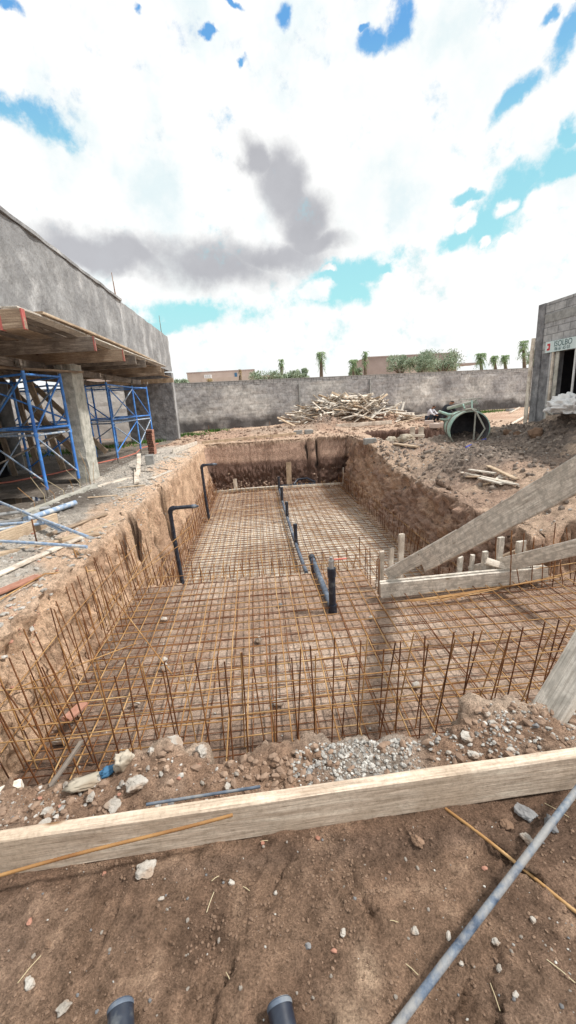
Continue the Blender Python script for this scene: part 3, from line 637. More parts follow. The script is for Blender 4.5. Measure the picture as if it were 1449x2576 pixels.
pipe_thing('pipe_stub', 'short capped black pipe stub at the shelf edge beside the main drain', 'pipe', (.9, 7.6, -1.9), [('riser', [(.92, 7.6, -1.95), (.92, 7.6, -1.52)], .055, 'pipe_black', 12), ('cap', [(.92, 7.6, -1.58), (.92, 7.6, -1.49)], .066, 'pipe_black', 12)])
v = empty('valve_pipe', (.80, 4.78, -1), 'thick black upright pipe with a brass valve and red lever standing in the shelf grid', 'pipe')
for pn, pts, r, mat in (('riser', [(.80, 4.78, -1.08), (.80, 4.78, -.46)], .045, 'pipe_black'), ('coupling', [(.80, 4.78, -.56), (.80, 4.78, -.44)], .054, 'pipe_black'), ('foot_coupling', [(.80, 4.78, -1.1), (.80, 4.78, -.94)], .056, 'pipe_black'), ('valve_body', [(.80, 4.78, -.44), (.80, 4.78, -.39), (.80, 4.78, -.34)], .034, 'galv'), ('valve_neck', [(.80, 4.78, -.35), (.80, 4.78, -.30)], .02, 'galv')):
    mb = MB(); mb.tube(pts, r, 14); mb.obj(pn, M[mat], v)
mb = MB(); mb.box((.91, 4.76, -.325), (.16, .03, .012)); mb.obj('lever', M['hose'], v)
pipe_thing('dusty_pipe', 'dusty dark pipe lying through the shelf grid towards the valve pipe', 'pipe', (.78, 5.6, -1), [('tube', [(.79, 4.84, -1.0), (.78, 5.6, -.985), (.76, 6.45, -.95)], .043, 'pipe_dusty', 12), ('end_ring', [(.762, 6.38, -.953), (.76, 6.5, -.95)], .056, 'pipe_black', 12)])
def bent(x, y, zt, L, label):
    e = empty('bent_pipe', (x, y, -1.95), label, 'pipe')
    mb = MB(); mb.tube([(x+.06, y, -1.95), (x+.02, y, -1.2), (x, y, zt-.08)], .042, 12); mb.obj('upright', M['pipe_black'], e)
    mb = MB(); mb.tube(arc((x, y, zt-.1), (x, y, zt), (x+.1, y, zt), 6), .05, 12); mb.obj('elbow', M['pipe_black'], e)
    mb = MB(); mb.tube([(x+.08, y, zt), (x+L, y, zt+.005)], .038, 12); mb.obj('arm', M['pipe_black'], e)
    mb = MB(); mb.tube([(x+L-.07, y, zt+.005), (x+L, y, zt+.005), (x+L+.03, y, zt+.005), (x+L+.06, y, zt+.005)], .03, 10, rad=[.040, .040, .02, .02]); mb.obj('end_fitting', M['pipe_dusty'], e)
bent(-1.80, 8.05, -.31, .50, 'nearer black pipe bent over at the left wall, with a taped end')
bent(-1.77, 12.95, -.19, .42, 'farther black pipe bent over at the left wall of the pool')
lp_ = empty('pipe_loop', (1.5, 17.3, -1.9), 'small loop of black pipes behind the tall board at the far end', 'pipe')
for pts in ([(.85, 17.2, -1.86), (2.3, 17.15, -1.86)], [(1.4, 17.3, -1.84), (1.6, 17.55, -1.7), (2.0, 17.55, -1.68), (2.3, 17.2, -1.8)]):
    mb = MB(); mb.tube(pts, .045, 10); mb.obj('tube', M['pipe_black'], lp_)
# foreground pipes
def fpipe(a, b_, label):
    e = empty('black_pipe', a, label, 'pipe')
    a, b_ = Vector(a), Vector(b_); d = (b_-a).normalized()
    mb = MB(); mb.tube([a, a+(b_-a)*.5, b_], .033, 20, caps=False); mb.tube([b_, a+(b_-a)*.2], .029, 20, caps=False)
    mb.obj('tube', M['pipe_black'], e)
    mb = MB(); mb.tube([b_-d*.03, b_-d*.028], .0285, 16); mb.obj('plug', M['pipe_dusty'], e)
    mb = MB(); mb.tube([b_-d*.012, b_-d*.004, b_+d*.002], .0345, 20, caps=False, rad=[.034, .0348, .031]); mb.obj('rim', M['pipe_dusty'], e)
fpipe((-.36, .41, .0), gp(303, 2528, .045), 'left of two black plastic pipe ends at the bottom edge')
fpipe((.02, .40, .0), gp(702, 2523, .048), 'right of two black plastic pipe ends at the bottom edge')
mb = MB(); mb.tube([gp(368, 2024, .11), gp(500, 2003, .115), gp(655, 1979, .115)], .006, 10); prop(mb.obj('dark_conduit', M['pipe_dusty']), 'thin dark conduit lying behind the long board', 'conduit')
# worn blue pole and loose bars in the foreground
pa = gp(985, 2600, .02); pb = dp(1449, 1990, 1.5); d_ = (pb-pa)
mb = MB(); mb.tube([pa-d_*.3, pa+d_*.25+Vector((0, 0, .004)), pa+d_*.6, pa+d_, pa+d_*1.6], .0118, 14); prop(mb.obj('worn_pole', M['pole_dusty']), 'scuffed blue steel tube leaning over the dirt at the bottom right', 'pole')
def twisted(a, b_, r, label, mat='rebar_ochre'):
    a, b_ = Vector(a), Vector(b_); mb = MB(); L = (b_-a).length; n = int(L/.006); rad = [r*(1+.14*(i % 2)) for i in range(n+1)]
    sag = [a+(b_-a)*(i/n)+Vector((0, 0, .006*math.sin(i/n*5))) for i in range(n+1)]
    mb.tube(sag, r, 8, rad=rad); return prop(mb.obj('loose_rebar', M[mat]), label, 'rebar')
twisted(gp(-60, 2220, .085), yp(585, 2047, 1.185), .0055, 'ribbed yellow brown rebar resting along the face of the long board')
twisted((.63, 1.24, .014), gp(1500, 2330, .012), .0052, 'ribbed rusty rebar lying on the dirt under the worn blue tube')

#@@P3START
# ================================================================== concrete building on the left
bl = empty('concrete_building', (-4.2, 14, 0), 'unfinished concrete building with a high rough plastered parapet wall on the left', 'building')
def wobbly_box(name, c, d, mat, parent, nx=1, ny=1, nz=1, amp=.01, f=1.5):
    mb = MB(); c = Vector(c)
    cnt = (nx, ny, nz)
    def face(ax, sgn):
        a, b_ = [i for i in range(3) if i != ax]
        na, nb = cnt[a], cnt[b_]; base = []
        for i in range(na+1):
            for j in range(nb+1):
                p = [0, 0, 0]; p[ax] = sgn*d[ax]/2; p[a] = (i/na-.5)*d[a]; p[b_] = (j/nb-.5)*d[b_]
                p = Vector(p)+c
                q_ = Vector((mn.noise(p*f), mn.noise(p*f+Vector((31, 7, 3))), mn.noise(p*f+Vector((5, 71, 13)))))*amp
                base.append(p+q_)
        fs = []
        for i in range(na):
            for j in range(nb):
                k = i*(nb+1)+j; q4 = (k, k+1, k+nb+2, k+nb+1)
                fs.append(q4 if (sgn*(1 if ax != 1 else -1)) < 0 else q4[::-1])
        mb.add(base, fs)
    for ax in range(3):
        for sg in (-1, 1): face(ax, sg)
    return mb.obj(name, mat, parent)
wobbly_box('parapet_wall', (-4.16, 12.6, 4.10), (.32, 19.6, 1.62), M['plaster'], bl, 2, 90, 10, .035, 2.2)
wobbly_box('coping', (-4.17, 8.85, 4.95), (.42, 12.1, .07), M['plaster'], bl, 2, 60, 1, .02, 2.5)
wobbly_box('end_wall', (-4.6, 22.3, 4.08), (.5, .3, 1.6), M['plaster'], bl, 2, 2, 6, .02)
wobbly_box('roof_slab', (-8.2, 12.8, 3.42), (7.7, 19, .22), M['concrete'], bl)  # slab behind the parapet, added to darken the interior below
wobbly_box('end_pier', (-5.12, 21.85, 1.55), (2.3, .4, 3.3), M['plaster_dark'], bl, 14, 3, 18, .02, 3)
wobbly_box('pier_edge', (-3.94, 21.9, 1.55), (.06, .5, 3.3), M['plaster'], bl, 1, 2, 14, .01, 3)
wobbly_box('column', (-4.16, 10.42, 1.3), (.30, .62, 2.72), M['concrete'], bl, 4, 8, 22, .02, 5)
wobbly_box('inner_wall', (-9.2, 12.5, 1.6), (4.4, .25, 3.4), M['cement_block'], bl)
wobbly_box('room_wall', (-7.2, 9.5, 1.6), (.25, 5.6, 3.4), M['interior_shade'], bl)  # darkness of the room painted into the wall colour
wobbly_box('room_back', (-9.2, 9.5, 1.6), (.25, 5.6, 3.4), M['interior_shade'], bl)
wobbly_box('rear_column', (-6.3, 15.5, 1.5), (.3, .4, 3.1), M['concrete'], bl, 3, 3, 16, .02, 5)
for (x, y, z0, h, n) in ((-4.25, 15.3, 4.9, .95, 3), (-4.25, 22.2, 4.9, .95, 2)):
    for k in range(n): bar('starter_bar', [(x, y+.1*k, z0), (x, y-.02+.13*k*(.2 if k else 1), z0+h*(1-.25*k))], .010, 'rebar_dark', bl, wob=.004)
# formwork deck and joists
def gl(y): return 2.96
n_ = 0
for i, x in enumerate([-3.12, -3.34, -3.56, -3.78, -4.0, -4.22, -4.46, -4.7, -4.95, -5.2, -5.45, -5.7, -5.95, -6.2, -6.45, -6.7]):
    for j, (ya, yb) in enumerate(((4.6, 8.9), (8.95, 13.2), (13.25, 17.3), (17.35, 21.4))):
        if i > 4 and j > 2: continue
        if i < 4 and j > 2: continue
        if i < 3 and j == 0: ya = 6.2+.25*i
        if i < 4 and j == 2: yb = 15.9-.3*(i % 2)
        dz = R.uniform(0, .012)
        o = plank('deck_board', (x, ya+R.uniform(-.12, .1), 2.975+dz), (x+R.uniform(-.02, .02), yb+R.uniform(-.1, .1), 2.98+dz), .215, .027, (1, 0, 0), R.choice(['wood_dark', 'wood_dark', 'wood_brown']) if i else 'wood_grey')
        prop(o, 'weathered outer edge board of the formwork deck below the parapet' if i == 0 else 'dark board of the formwork deck over the scaffold', 'board', 'outer boards of the formwork deck' if i == 0 else 'boards of the formwork deck')
plank('deck_board', (-3.05, 6.9, 3.03), (-3.1, 14.5, 3.02), .14, .04, (1, 0, 0), 'wood_pale', 'pale board laid on top of the outer deck edge', 'board')
J = [(5.55, -2.62, 'wood_brown', 'nearest joist under the deck, brown with red painted end stripes', .22), (8.35, -2.80, 'wood_dark', 'long dark grey joist under the deck with a red painted end', .24), (10.0, -2.78, 'wood_brown', 'orange brown joist under the deck with a red painted end', .24),
     (11.4, -2.90, 'wood_dark', 'grey joist next beyond the orange brown one under the deck', .22), (12.6, -2.95, 'wood_dark', 'dark joist in the middle of the deck, near the column', .2), (14.6, -2.95, 'wood_brown', 'brown joist toward the far end of the deck', .2), (16.0, -3.15, 'wood_brown', 'brown joist second from the far end of the deck', .2), (20.9, -3.72, 'wood_pale', 'pale far joist poking out beside the end pier', .2)]
for i, (y, xe, mt, lab, h) in enumerate(J):
    zj = [2.69, 2.78, 2.75][i] if i < 3 else 2.80
    L = xe+8.0 if i < 3 else 4.0
    o = plank('joist', (xe-L, y+.02, zj), (xe, y, zj), h, .07, (0, 0, 1), mt, lab, 'timber joist', rough=.006, seed=i)
    if i < 3:
        mb = MB(); mb.box((xe-.008, y, zj), (.016, .079, h+.005)); mb.obj('painted_end', M['red_paint'], o)
    if i == 0:
        mb = MB(); mb.box((xe-.26, y, zj), (.03, .079, h+.006)); mb.obj('painted_stripe', M['red_paint'], o)
plank('support_beam', (-4.5, 7.5, 2.58), (-4.4, 17.5, 2.58), .16, .07, (0, 0, 1), 'wood_dark', 'long dark bearer resting on the scaffold heads', 'timber beam')
plank('support_beam', (-5.9, 8.6, 2.58), (-5.9, 17.5, 2.58), .16, .07, (0, 0, 1), 'wood_dark', 'rear dark bearer resting on the inner scaffold posts', 'timber beam')
plank('scaffold_board', (-4.9, 8.55, 2.50), (-3.9, 10.35, 2.47), .2, .04, (1, -.4, 0), 'wood_brown', 'cement splashed brown board across the top of the near scaffold', 'board')
plank('scaffold_board', (-6.4, 9.3, 1.26), (-4.3, 10.2, 1.25), .2, .04, (0, 1, 0), 'wood_dark', 'dark board on the middle ledgers of the near scaffold', 'board')
# timber props and stair stringers inside
for a, b_, w_, mt, lab in [((-6.75, 12.0, 0), (-7.0, 11.9, 2.7), .14, 'wood_brown', 'brown upright timber prop left of the inner scaffold'), ((-5.75, 12.7, 0), (-6.1, 12.3, 2.9), .16, 'wood_pale', 'pale upright timber prop between the scaffold posts'), ((-6.1, 12.0, 0), (-6.3, 12.0, 2.9), .14, 'wood_brown', 'short brown prop behind the pale upright prop'),
                           ((-4.75, 12.3, 0), (-7.1, 12.6, 2.8), .20, 'wood_brown', 'dark brown diagonal stair stringer under the deck'), ((-4.9, 14.0, .3), (-7.2, 14.2, 2.9), .16, 'wood_pale', 'lighter diagonal stair stringer behind the dark one')]:
    plank('timber_prop', a, b_, w_, .06, (1, 0, .2), mt, lab, 'timber prop')
mb = MB(); mb.box((-7.05, 12.3, 1.3), (.9, .03, 2.4)); prop(mb.obj('metal_sheet', M['galv']), 'grey metal sheet standing behind the scaffold by the dark room', 'sheet')

# scaffold towers
def tower(label, posts, zt, ledg, braces, base):
    e = empty('scaffold_tower', base, label, 'scaffold', 'blue scaffold towers')
    e['label'] = label; del e['group']
    P_ = [Vector((p[0], p[1], 0)) for p in posts]
    for p in P_:
        z0 = gz(p.x, p.y)
        mb = MB(); mb.tube([(p.x, p.y, z0+.16), (p.x, p.y, zt)], .032, 10); o = mb.obj('post', M['blue'], e)
        mb = MB(); mb.tube([(p.x, p.y, z0-.02), (p.x, p.y, z0+.17)], .027, 8); mb.obj('foot_jack', M['muddy_metal'], e)
        mb = MB(); mb.tube([(p.x, p.y, 1.17), (p.x, p.y, 1.24)], .042, 10); mb.obj('coupler', M['blue'], e)
        mb = MB(); mb.tube([(p.x, p.y, zt), (p.x, p.y, 2.5)], .018, 8); mb.box((p.x, p.y, 2.5), (.14, .1, .015)); mb.box((p.x-.07, p.y, 2.55), (.012, .1, .1)); mb.box((p.x+.07, p.y, 2.55), (.012, .1, .1)); mb.obj('fork_head', M['muddy_metal'], e)
    for (i, j) in ledg:
        for z, mt in ((zt-.06, 'blue'), (1.2, 'blue_worn'), (1.32, 'blue')):
            mb = MB(); mb.tube([P_[i]+Vector((0, 0, z)), P_[j]+Vector((0, 0, z))], .023, 8); mb.obj('ledger', M[mt], e)
    for k, (i, za, j, zb) in enumerate(braces):
        mb = MB(); mb.tube([P_[i]+Vector((0, 0, za)), P_[j]+Vector((0, 0, zb))], .019, 8); mb.obj('brace', M['blue_worn' if k % 2 == 0 else 'blue'], e)
    return e
sq = [(0, 1), (1, 3), (3, 2), (2, 0)]
tower('nearest blue scaffold tower, in front of the concrete column', [(-4.36, 8.75), (-4.16, 9.85), (-5.80, 9.55), (-5.85, 11.1)], 2.42, sq,
      [(0, .25, 2, 1.1), (0, 1.25, 1, 2.35), (0, 1.15, 1, .3), (2, 1.25, 0, 2.35), (2, .25, 3, 1.1), (2, 2.3, 1, 1.45), (3, 1.3, 1, 2.3), (3, .3, 1, 1.1), (2, 1.3, 3, 2.3)], (-5, 9.8, 0))
tower('inner blue scaffold tower standing behind the column', [(-5.75, 12.7), (-5.3, 14.2), (-7.6, 13.9), (-7.6, 15.9)], 2.42, sq,
      [(0, .25, 2, 1.1), (0, 1.25, 2, 2.35), (2, .25, 0, 1.1), (0, 1.25, 1, 2.35), (1, .3, 3, 1.1), (2, 1.3, 3, 2.3)], (-6.5, 14.2, 0))
tower('far blue scaffold tower beside the end pier', [(-4.42, 13.55), (-4.42, 16.3), (-5.98, 14.6), (-5.98, 16.65), (-4.22, 17.6), (-5.8, 18.0)], 2.42, sq+[(1, 4), (4, 5)],
      [(0, 1.15, 1, .3), (0, .3, 1, 1.15), (0, 1.3, 1, 2.3), (0, 2.3, 1, 1.3), (2, .3, 0, 1.1), (2, 2.3, 0, 1.3), (1, 1.15, 4, .25), (1, 2.3, 4, 1.3), (1, .3, 4, 1.15), (2, 2.2, 3, 1.3), (3, .3, 2, 1.1)], (-5, 16, 0))
mb = MB(); mb.tube([(-6.6, 8.6, .1), (-5.2, 9.3, .75), (-4.1, 9.7, 1.25)], .02, 8); prop(mb.obj('rusty_brace', M['wood_dark']), 'thin dark diagonal pole crossing the near scaffold', 'pole')
mb = MB(); mb.tube([(x, y, gz(x, y)+.012) for x, y in [(-8.5, 11.0), (-7.2, 10.7), (-6.3, 10.9), (-5.7, 11.9), (-5.2, 13.6), (-4.7, 14.9), (-4.6, 16.2), (-4.9, 18.2), (-4.6, 20)]], .022, 8); prop(mb.obj('red_hose', M['hose']), 'pale red hose snaking over the mud under the scaffold', 'hose')

# ------------------------------------------------ clutter on the left bank
def zt(x, y, d=0): return Vector((x, y, gz(x, y)+d))
def ground_plank(name, a, b_, w_, t, mat, label, cat='plank', group=None, dz=.015, wd=None):
    pa_, pb_ = zt(a[0], a[1], dz), zt(b_[0], b_[1], dz); d = pb_-pa_
    return plank(name, pa_, pb_, w_, t, wd or (d.y, -d.x, 0), mat, label, cat, group)
def tubeobj(name, a, b_, r, mat, label, cat, n=10):
    mb = MB(); mb.tube([a, (Vector(a)+Vector(b_))/2, b_], r, n); return prop(mb.obj(name, M[mat]), label, cat)
e = empty('scaffold_frame_piece', (-2.9, 5.3, .1), 'worn blue scaffold brace with flattened drilled ends lying across the left bank', 'scaffold piece')
mb = MB(); mb.tube([(-4.6, 7.4, .22), (-3.3, 6.1, .18), (-2.13, 4.98, .14)], .021, 10); mb.obj('upper_tube', M['blue_worn'], e)
mb = MB(); mb.tube([(-3.6, 5.33, .10), (-2.8, 5.05, .09), (-2.08, 4.80, .07)], .019, 10); mb.obj('lower_tube', M['blue_worn'], e)
mb = MB(); mb.box((-2.08, 4.93, .14), (.13, .06, .012), rz=-.75); mb.obj('flat_end', M['galv'], e)
e = empty('scaffold_brace', (-3.4, 5.9, .1), 'pair of whitish grey tubes joined by a flat plate near the left edge', 'scaffold piece')
mb = MB(); mb.tube([(-4.3, 6.0, .12), (-3.1, 5.95, .13)], .022, 8); mb.tube([(-4.2, 5.55, .1), (-3.08, 5.93, .11)], .022, 8); mb.tube([(-3.08, 5.93, .12), (-2.65, 5.45, .11)], .022, 8); mb.obj('tubes', M['blue_worn'], e)
mb = MB(); mb.box((-2.63, 5.43, .11), (.10, .08, .012), rz=.3); mb.obj('flat_end', M['galv'], e)
tubeobj('blue_pipe', (-3.52, 6.25, .10), (-3.15, 7.15, .12), .045, 'blue_worn', 'short fat light blue pipe lying by the puddle', 'pipe')
tubeobj('grey_pipe', (-4.5, 6.7, .08), (-3.5, 7.0, .1), .03, 'galv', 'grey tube lying in the puddle edge', 'pipe')
tubeobj('grey_pipe', (-4.4, 6.3, .06), (-3.6, 6.35, .08), .025, 'galv', 'short grey tube at the left edge under the blue brace', 'pipe')
ground_plank('plank', (-2.85, 4.25), (-2.45, 5.55), .09, .03, 'wood_white', 'pale plank lying on the grey rubble at the left edge')
ground_plank('plank', (-3.3, 4.9), (-2.3, 5.75), .10, .04, 'wood_pale', 'yellowish plank under the blue brace')
ground_plank('plank', (-2.75, 5.35), (-2.25, 6.4), .09, .03, 'wood_pale', 'pale plank lying beyond the drilled brace end')
ground_plank('plank', (-2.9, 5.6), (-2.55, 6.8), .08, .03, 'wood_brown', 'light brown lath between the planks on the left bank')
ground_plank('kerb_board', (-3.62, 4.7), (-3.1, 6.3), .20, .05, 'wood_pale', 'thick yellow plank on edge by the loose tubes', dz=.08, wd=(0, 0, 1))
wobbly_box('kerb_beam', (0, 0, 0), (.14, 2.3, .20), M['concrete'], None, 2, 12, 2, .02, 4)
kb = bpy.data.objects['kerb_beam']; kb.location = (-3.62, 7.85, .02); kb.rotation_euler = (0, 0, -.10); prop(kb, 'low crumbly concrete kerb with bent wires beside the puddle', 'kerb')
for i, (x, y, dx, dy, h) in enumerate([(-3.75, 7.0, -.25, .1, .35), (-3.72, 7.3, -.1, -.1, .5), (-3.7, 7.6, -.2, .05, .32), (-3.66, 7.9, -.3, .1, .3), (-3.62, 8.2, .05, -.15, .28), (-3.6, 8.5, -.25, .1, .4), (-3.55, 8.9, -.1, -.02, .75), (-3.78, 9.3, .04, .0, .45), (-3.7, 9.5, .02, .1, .4)]):
    mb = MB(); mb.tube([(x, y, .05), (x+.01, y, .12+h*.3), (x+dx, y+dy, .1+h)], .0045, 5)
    prop(mb.obj('bent_wire', M['straw' if i % 2 else 'rebar_ochre']), 'thin bent steel wire sticking up from the low kerb', 'wire', 'bent wires on the kerb')
bar_ = MB(); bar_.tube([(-2.85, 5.2, .02), (-2.86, 5.22, .35)], .009, 6); prop(bar_.obj('steel_stake', M['rebar_dark']), 'short rusty steel stake driven in among the loose tubes', 'stake')
for a, b_, lab in [((-2.55, 3.55), (-2.12, 5.0), 'long thin rusty rod lying across the rubble toward the pit'), ((-2.35, 5.05), (-1.95, 4.3), 'thin rusty rod crossing the long rod near the pit edge'), ((-2.3, 5.0), (-1.98, 4.62), 'shorter rusty rod ending beside the crossing rods')]:
    mb = MB(); mb.tube([zt(a[0]-.0, a[1], .03), zt((a[0]+b_[0])/2, (a[1]+b_[1])/2, .05), zt(b_[0], b_[1], .03)], .008, 6); prop(mb.obj('thin_rod', M['rebar_ochre']), lab, 'rod')
ground_plank('brick_fragment', (-2.62, 3.85), (-2.42, 4.3), .10, .03, 'brick', 'long red brick fragment lying left on the rubble', 'brick piece', dz=.02)
# planks, blocks by the column
ground_plank('plank', (-2.72, 9.3), (-3.15, 10.9), .11, .04, 'wood_white', 'pale plank propped on rubble right of the column', dz=.05)
plank('plank', zt(-2.95, 10.3, .0), zt(-3.3, 11.9, .35), .10, .04, (1, .3, 0), 'wood_white', 'second pale plank leaning against the grey block', 'plank')
ground_plank('plank', (-3.55, 9.2), (-3.1, 10.1), .22, .025, 'wood_white', 'short cream board lying at the foot of the column')
ground_plank('plank', (-2.55, 9.9), (-2.35, 11.2), .10, .03, 'wood_grey', 'grey lath on the pit edge near the column', dz=.02)
def block(name, c, d, rz, mat, label, cat='block', group=None, cells_=0):
    mb = MB(); mb.box((0, 0, d[2]/2), d, jit=.004)
    o = mb.obj(name, M[mat]); o.location = c; o.rotation_euler = (R.uniform(-.04, .04), R.uniform(-.04, .04), rz)
    mod = o.modifiers.new('b', 'BEVEL'); mod.width = .008; mod.segments = 1
    if cells_:
        h = MB()
        for k in range(cells_): h.box(((k+.5)/cells_*d[0]-d[0]/2, 0, d[2]+.001), (d[0]/cells_*.7, d[1]*.65, .003))
        ho = h.obj('hollow', M['interior_shade']); ho.parent = o  # dark plates on a solid block, shade of the holes in their colour
    return prop(o, label, cat, group)
block('concrete_block', zt(-3.05, 12.0, 0), (.22, .42, .26), .2, 'cement_block', 'pale concrete block on the left bank behind the propped planks')
for i in range(7):
    z = gz(-3.78, 15.4)+.125*i
    o = block('hollow_brick', (-3.78+R.uniform(-.01, .01), 15.4+R.uniform(-.02, .02), z), (.22, .3, .12), R.uniform(-.06, .06), 'brick', 'red hollow clay brick in the narrow stack beside the far scaffold', 'brick', 'stacked hollow bricks')
    h = MB()
    for a in range(4):
        for b2 in range(2): h.box((-.08+.053*a, -.152, .033+.055*b2), (.036, .006, .036))
    ho = h.obj('hollow', M['interior_shade']); ho.parent = o  # dark plates on the brick face, hole shade put into their colour
for i, (x, y, a) in enumerate([(-2.75, 9.0, .3), (-2.6, 8.2, 1.2), (-2.95, 10.9, -.4), (-2.5, 10.4, .9), (-2.7, 11.3, 0.1), (-2.42, 12.6, .5), (-2.9, 13.4, 1.4), (-2.55, 14.4, .2), (-2.7, 15.6, -.5), (-3.0, 8.0, .8), (-2.6, 13.0, 2.2)]):
    d = Vector((math.cos(a), math.sin(a)))*R.uniform(.12, .3)
    ground_plank('scrap_lath', (x-d.x, y-d.y), (x+d.x, y+d.y), .05, .02, R.choice(['wood_pale', 'wood_grey', 'wood_dark']), 'scrap of lath lying on the grey rubble beside the pit', 'wood scrap', 'wood scraps on the left bank', dz=.02)
ground_plank('edge_board', (-2.95, 14.8), (-2.55, 18.0), .16, .035, 'wood_grey', 'board on edge along the far left rim of the pit', dz=.06, wd=(0, 0, 1))
ground_plank('edge_board', (-2.3, 17.95), (.3, 18.9), .17, .035, 'wood_pale', 'long board on edge along the far rim, left part', dz=.06, wd=(0, 0, 1))
ground_plank('edge_board', (.3, 18.95), (1.8, 19.4), .17, .035, 'wood_pale', 'shorter board on edge along the far rim, right part', dz=.06, wd=(0, 0, 1))
for x, y, l in ((-2.0, 18.15, 'left'), (.6, 18.85, 'right')):
    mb = MB(); mb.tube([(x, y, -.05), (x, y, .75)], .008, 6); prop(mb.obj('survey_rod', M['rebar_dark']), 'thin steel rod standing at the %s end of the far edge boards' % ('left' if l == 'left' else 'right'), 'rod')

# ================================================================== boundary wall and beyond
bw = empty('boundary_wall', (8, 29.5, 0), 'long grey rendered block wall closing the far side of the site', 'wall')
A_, B_ = Vector((-14, 25.3, 0)), Vector((23, 33.0, 0)); Lw = (B_-A_).length; dw = (B_-A_).normalized()
wmb = MB(); NXW, NZW = 220, 14; vs_ = []
nrm = Vector((dw.y, -dw.x, 0))
for i in range(NXW+1):
    for j in range(NZW+1):
        p = A_+dw*(Lw*i/NXW)+Vector((0, 0, -.3+3.0*j/NZW)); q_ = mn.noise(Vector((p.x*1.7, p.z*3.1, 0)))*.03+mn.noise(Vector((p.x*6, p.z*7, 3)))*.015
        vs_.append(p+nrm*q_)
wmb.add(vs_, [(i*(NZW+1)+j, (i+1)*(NZW+1)+j, (i+1)*(NZW+1)+j+1, i*(NZW+1)+j+1) for i in range(NXW) for j in range(NZW)])
bk = [A_-nrm*.2, B_-nrm*.2]; 
wmb.quad(bk[1]-Vector((0, 0, .3)), bk[0]-Vector((0, 0, .3)), bk[0]+Vector((0, 0, 2.7)), bk[1]+Vector((0, 0, 2.7)))
rm, nt, b = newmat('rendered_wall')
tc = N(nt, 'ShaderNodeTexCoord'); mp = N(nt, 'ShaderNodeMapping'); mp.inputs['Scale'].default_value = (1, 1, 1.0); nt.links.new(tc.outputs['Object'], mp.inputs[0])
sx = N(nt, 'ShaderNodeSeparateXYZ'); nt.links.new(tc.outputs['Object'], sx.inputs[0])
cx = N(nt, 'ShaderNodeCombineXYZ'); nt.links.new(sx.outputs[0], cx.inputs[0]); nt.links.new(sx.outputs[2], cx.inputs[1])
n1 = N(nt, 'ShaderNodeTexNoise', Scale=.35, Detail=8, Roughness=.62); nt.links.new(tc.outputs['Object'], n1.inputs['Vector'])
n2 = N(nt, 'ShaderNodeTexNoise', Scale=5, Detail=7, Roughness=.7); nt.links.new(mp.outputs[0], n2.inputs['Vector'])
c = ramp(nt, n1.outputs[0], [(.32, (.25, .24, .245)), (.46, (.34, .33, .33)), (.58, (.43, .415, .40)), (.70, (.62, .60, .57))])
c2 = ramp(nt, n2.outputs[0], [(.32, (.62, .62, .62)), (.5, (1, 1, 1)), (.7, (1.3, 1.3, 1.3))]); c = mix(nt, 1, c, c2, 'MULTIPLY')
bt = N(nt, 'ShaderNodeTexBrick'); nt.links.new(cx.outputs[0], bt.inputs['Vector']); bt.inputs['Scale'].default_value = 1; bt.inputs['Brick Width'].default_value = .42; bt.inputs['Row Height'].default_value = .21; bt.inputs['Mortar Size'].default_value = .022
bt.inputs['Color1'].default_value = (1, 1, 1, 1); bt.inputs['Color2'].default_value = (.92, .92, .92, 1); bt.inputs['Mortar'].default_value = (.62, .62, .62, 1); bt.inputs['Mortar Smooth'].default_value = 1
c = mix(nt, .65, c, mix(nt, 1, c, bt.outputs[0], 'MULTIPLY'))
zr = N(nt, 'ShaderNodeMapRange'); nt.links.new(sx.outputs[2], zr.inputs[0]); zr.inputs[1].default_value = .35; zr.inputs[2].default_value = .95
zn = N(nt, 'ShaderNodeMath'); zn.operation = 'ADD'; nt.links.new(zr.outputs[0], zn.inputs[0]); 
n3 = N(nt, 'ShaderNodeTexNoise', Scale=1.1, Detail=4); nt.links.new(tc.outputs['Object'], n3.inputs['Vector'])
m3 = N(nt, 'ShaderNodeMapRange'); nt.links.new(n3.outputs[0], m3.inputs[0]); m3.inputs[1].default_value = .3; m3.inputs[2].default_value = .7; m3.inputs[3].default_value = -.5; m3.inputs[4].default_value = .5
nt.links.new(m3.outputs[0], zn.inputs[1]); zn.use_clamp = True
c = mix(nt, zn.outputs[0], (.075, .07, .07), c)
xr_ = N(nt, 'ShaderNodeMapRange'); nt.links.new(sx.outputs[0], xr_.inputs[0]); xr_.inputs[1].default_value = -4.5; xr_.inputs[2].default_value = -6.5; xr_.inputs[3].default_value = 0; xr_.inputs[4].default_value = .6
c = mix(nt, xr_.outputs[0], c, (.62, .58, .54))
nt.links.new(c, b.inputs['Base Color']); b.inputs['Roughness'].default_value = .95
bp = N(nt, 'ShaderNodeBump', Strength=.8, Distance=.04); nt.links.new(n2.outputs[0], bp.inputs['Height']); nt.links.new(bp.outputs[0], b.inputs['Normal'])
wmb.obj('rendered_face', rm, bw)
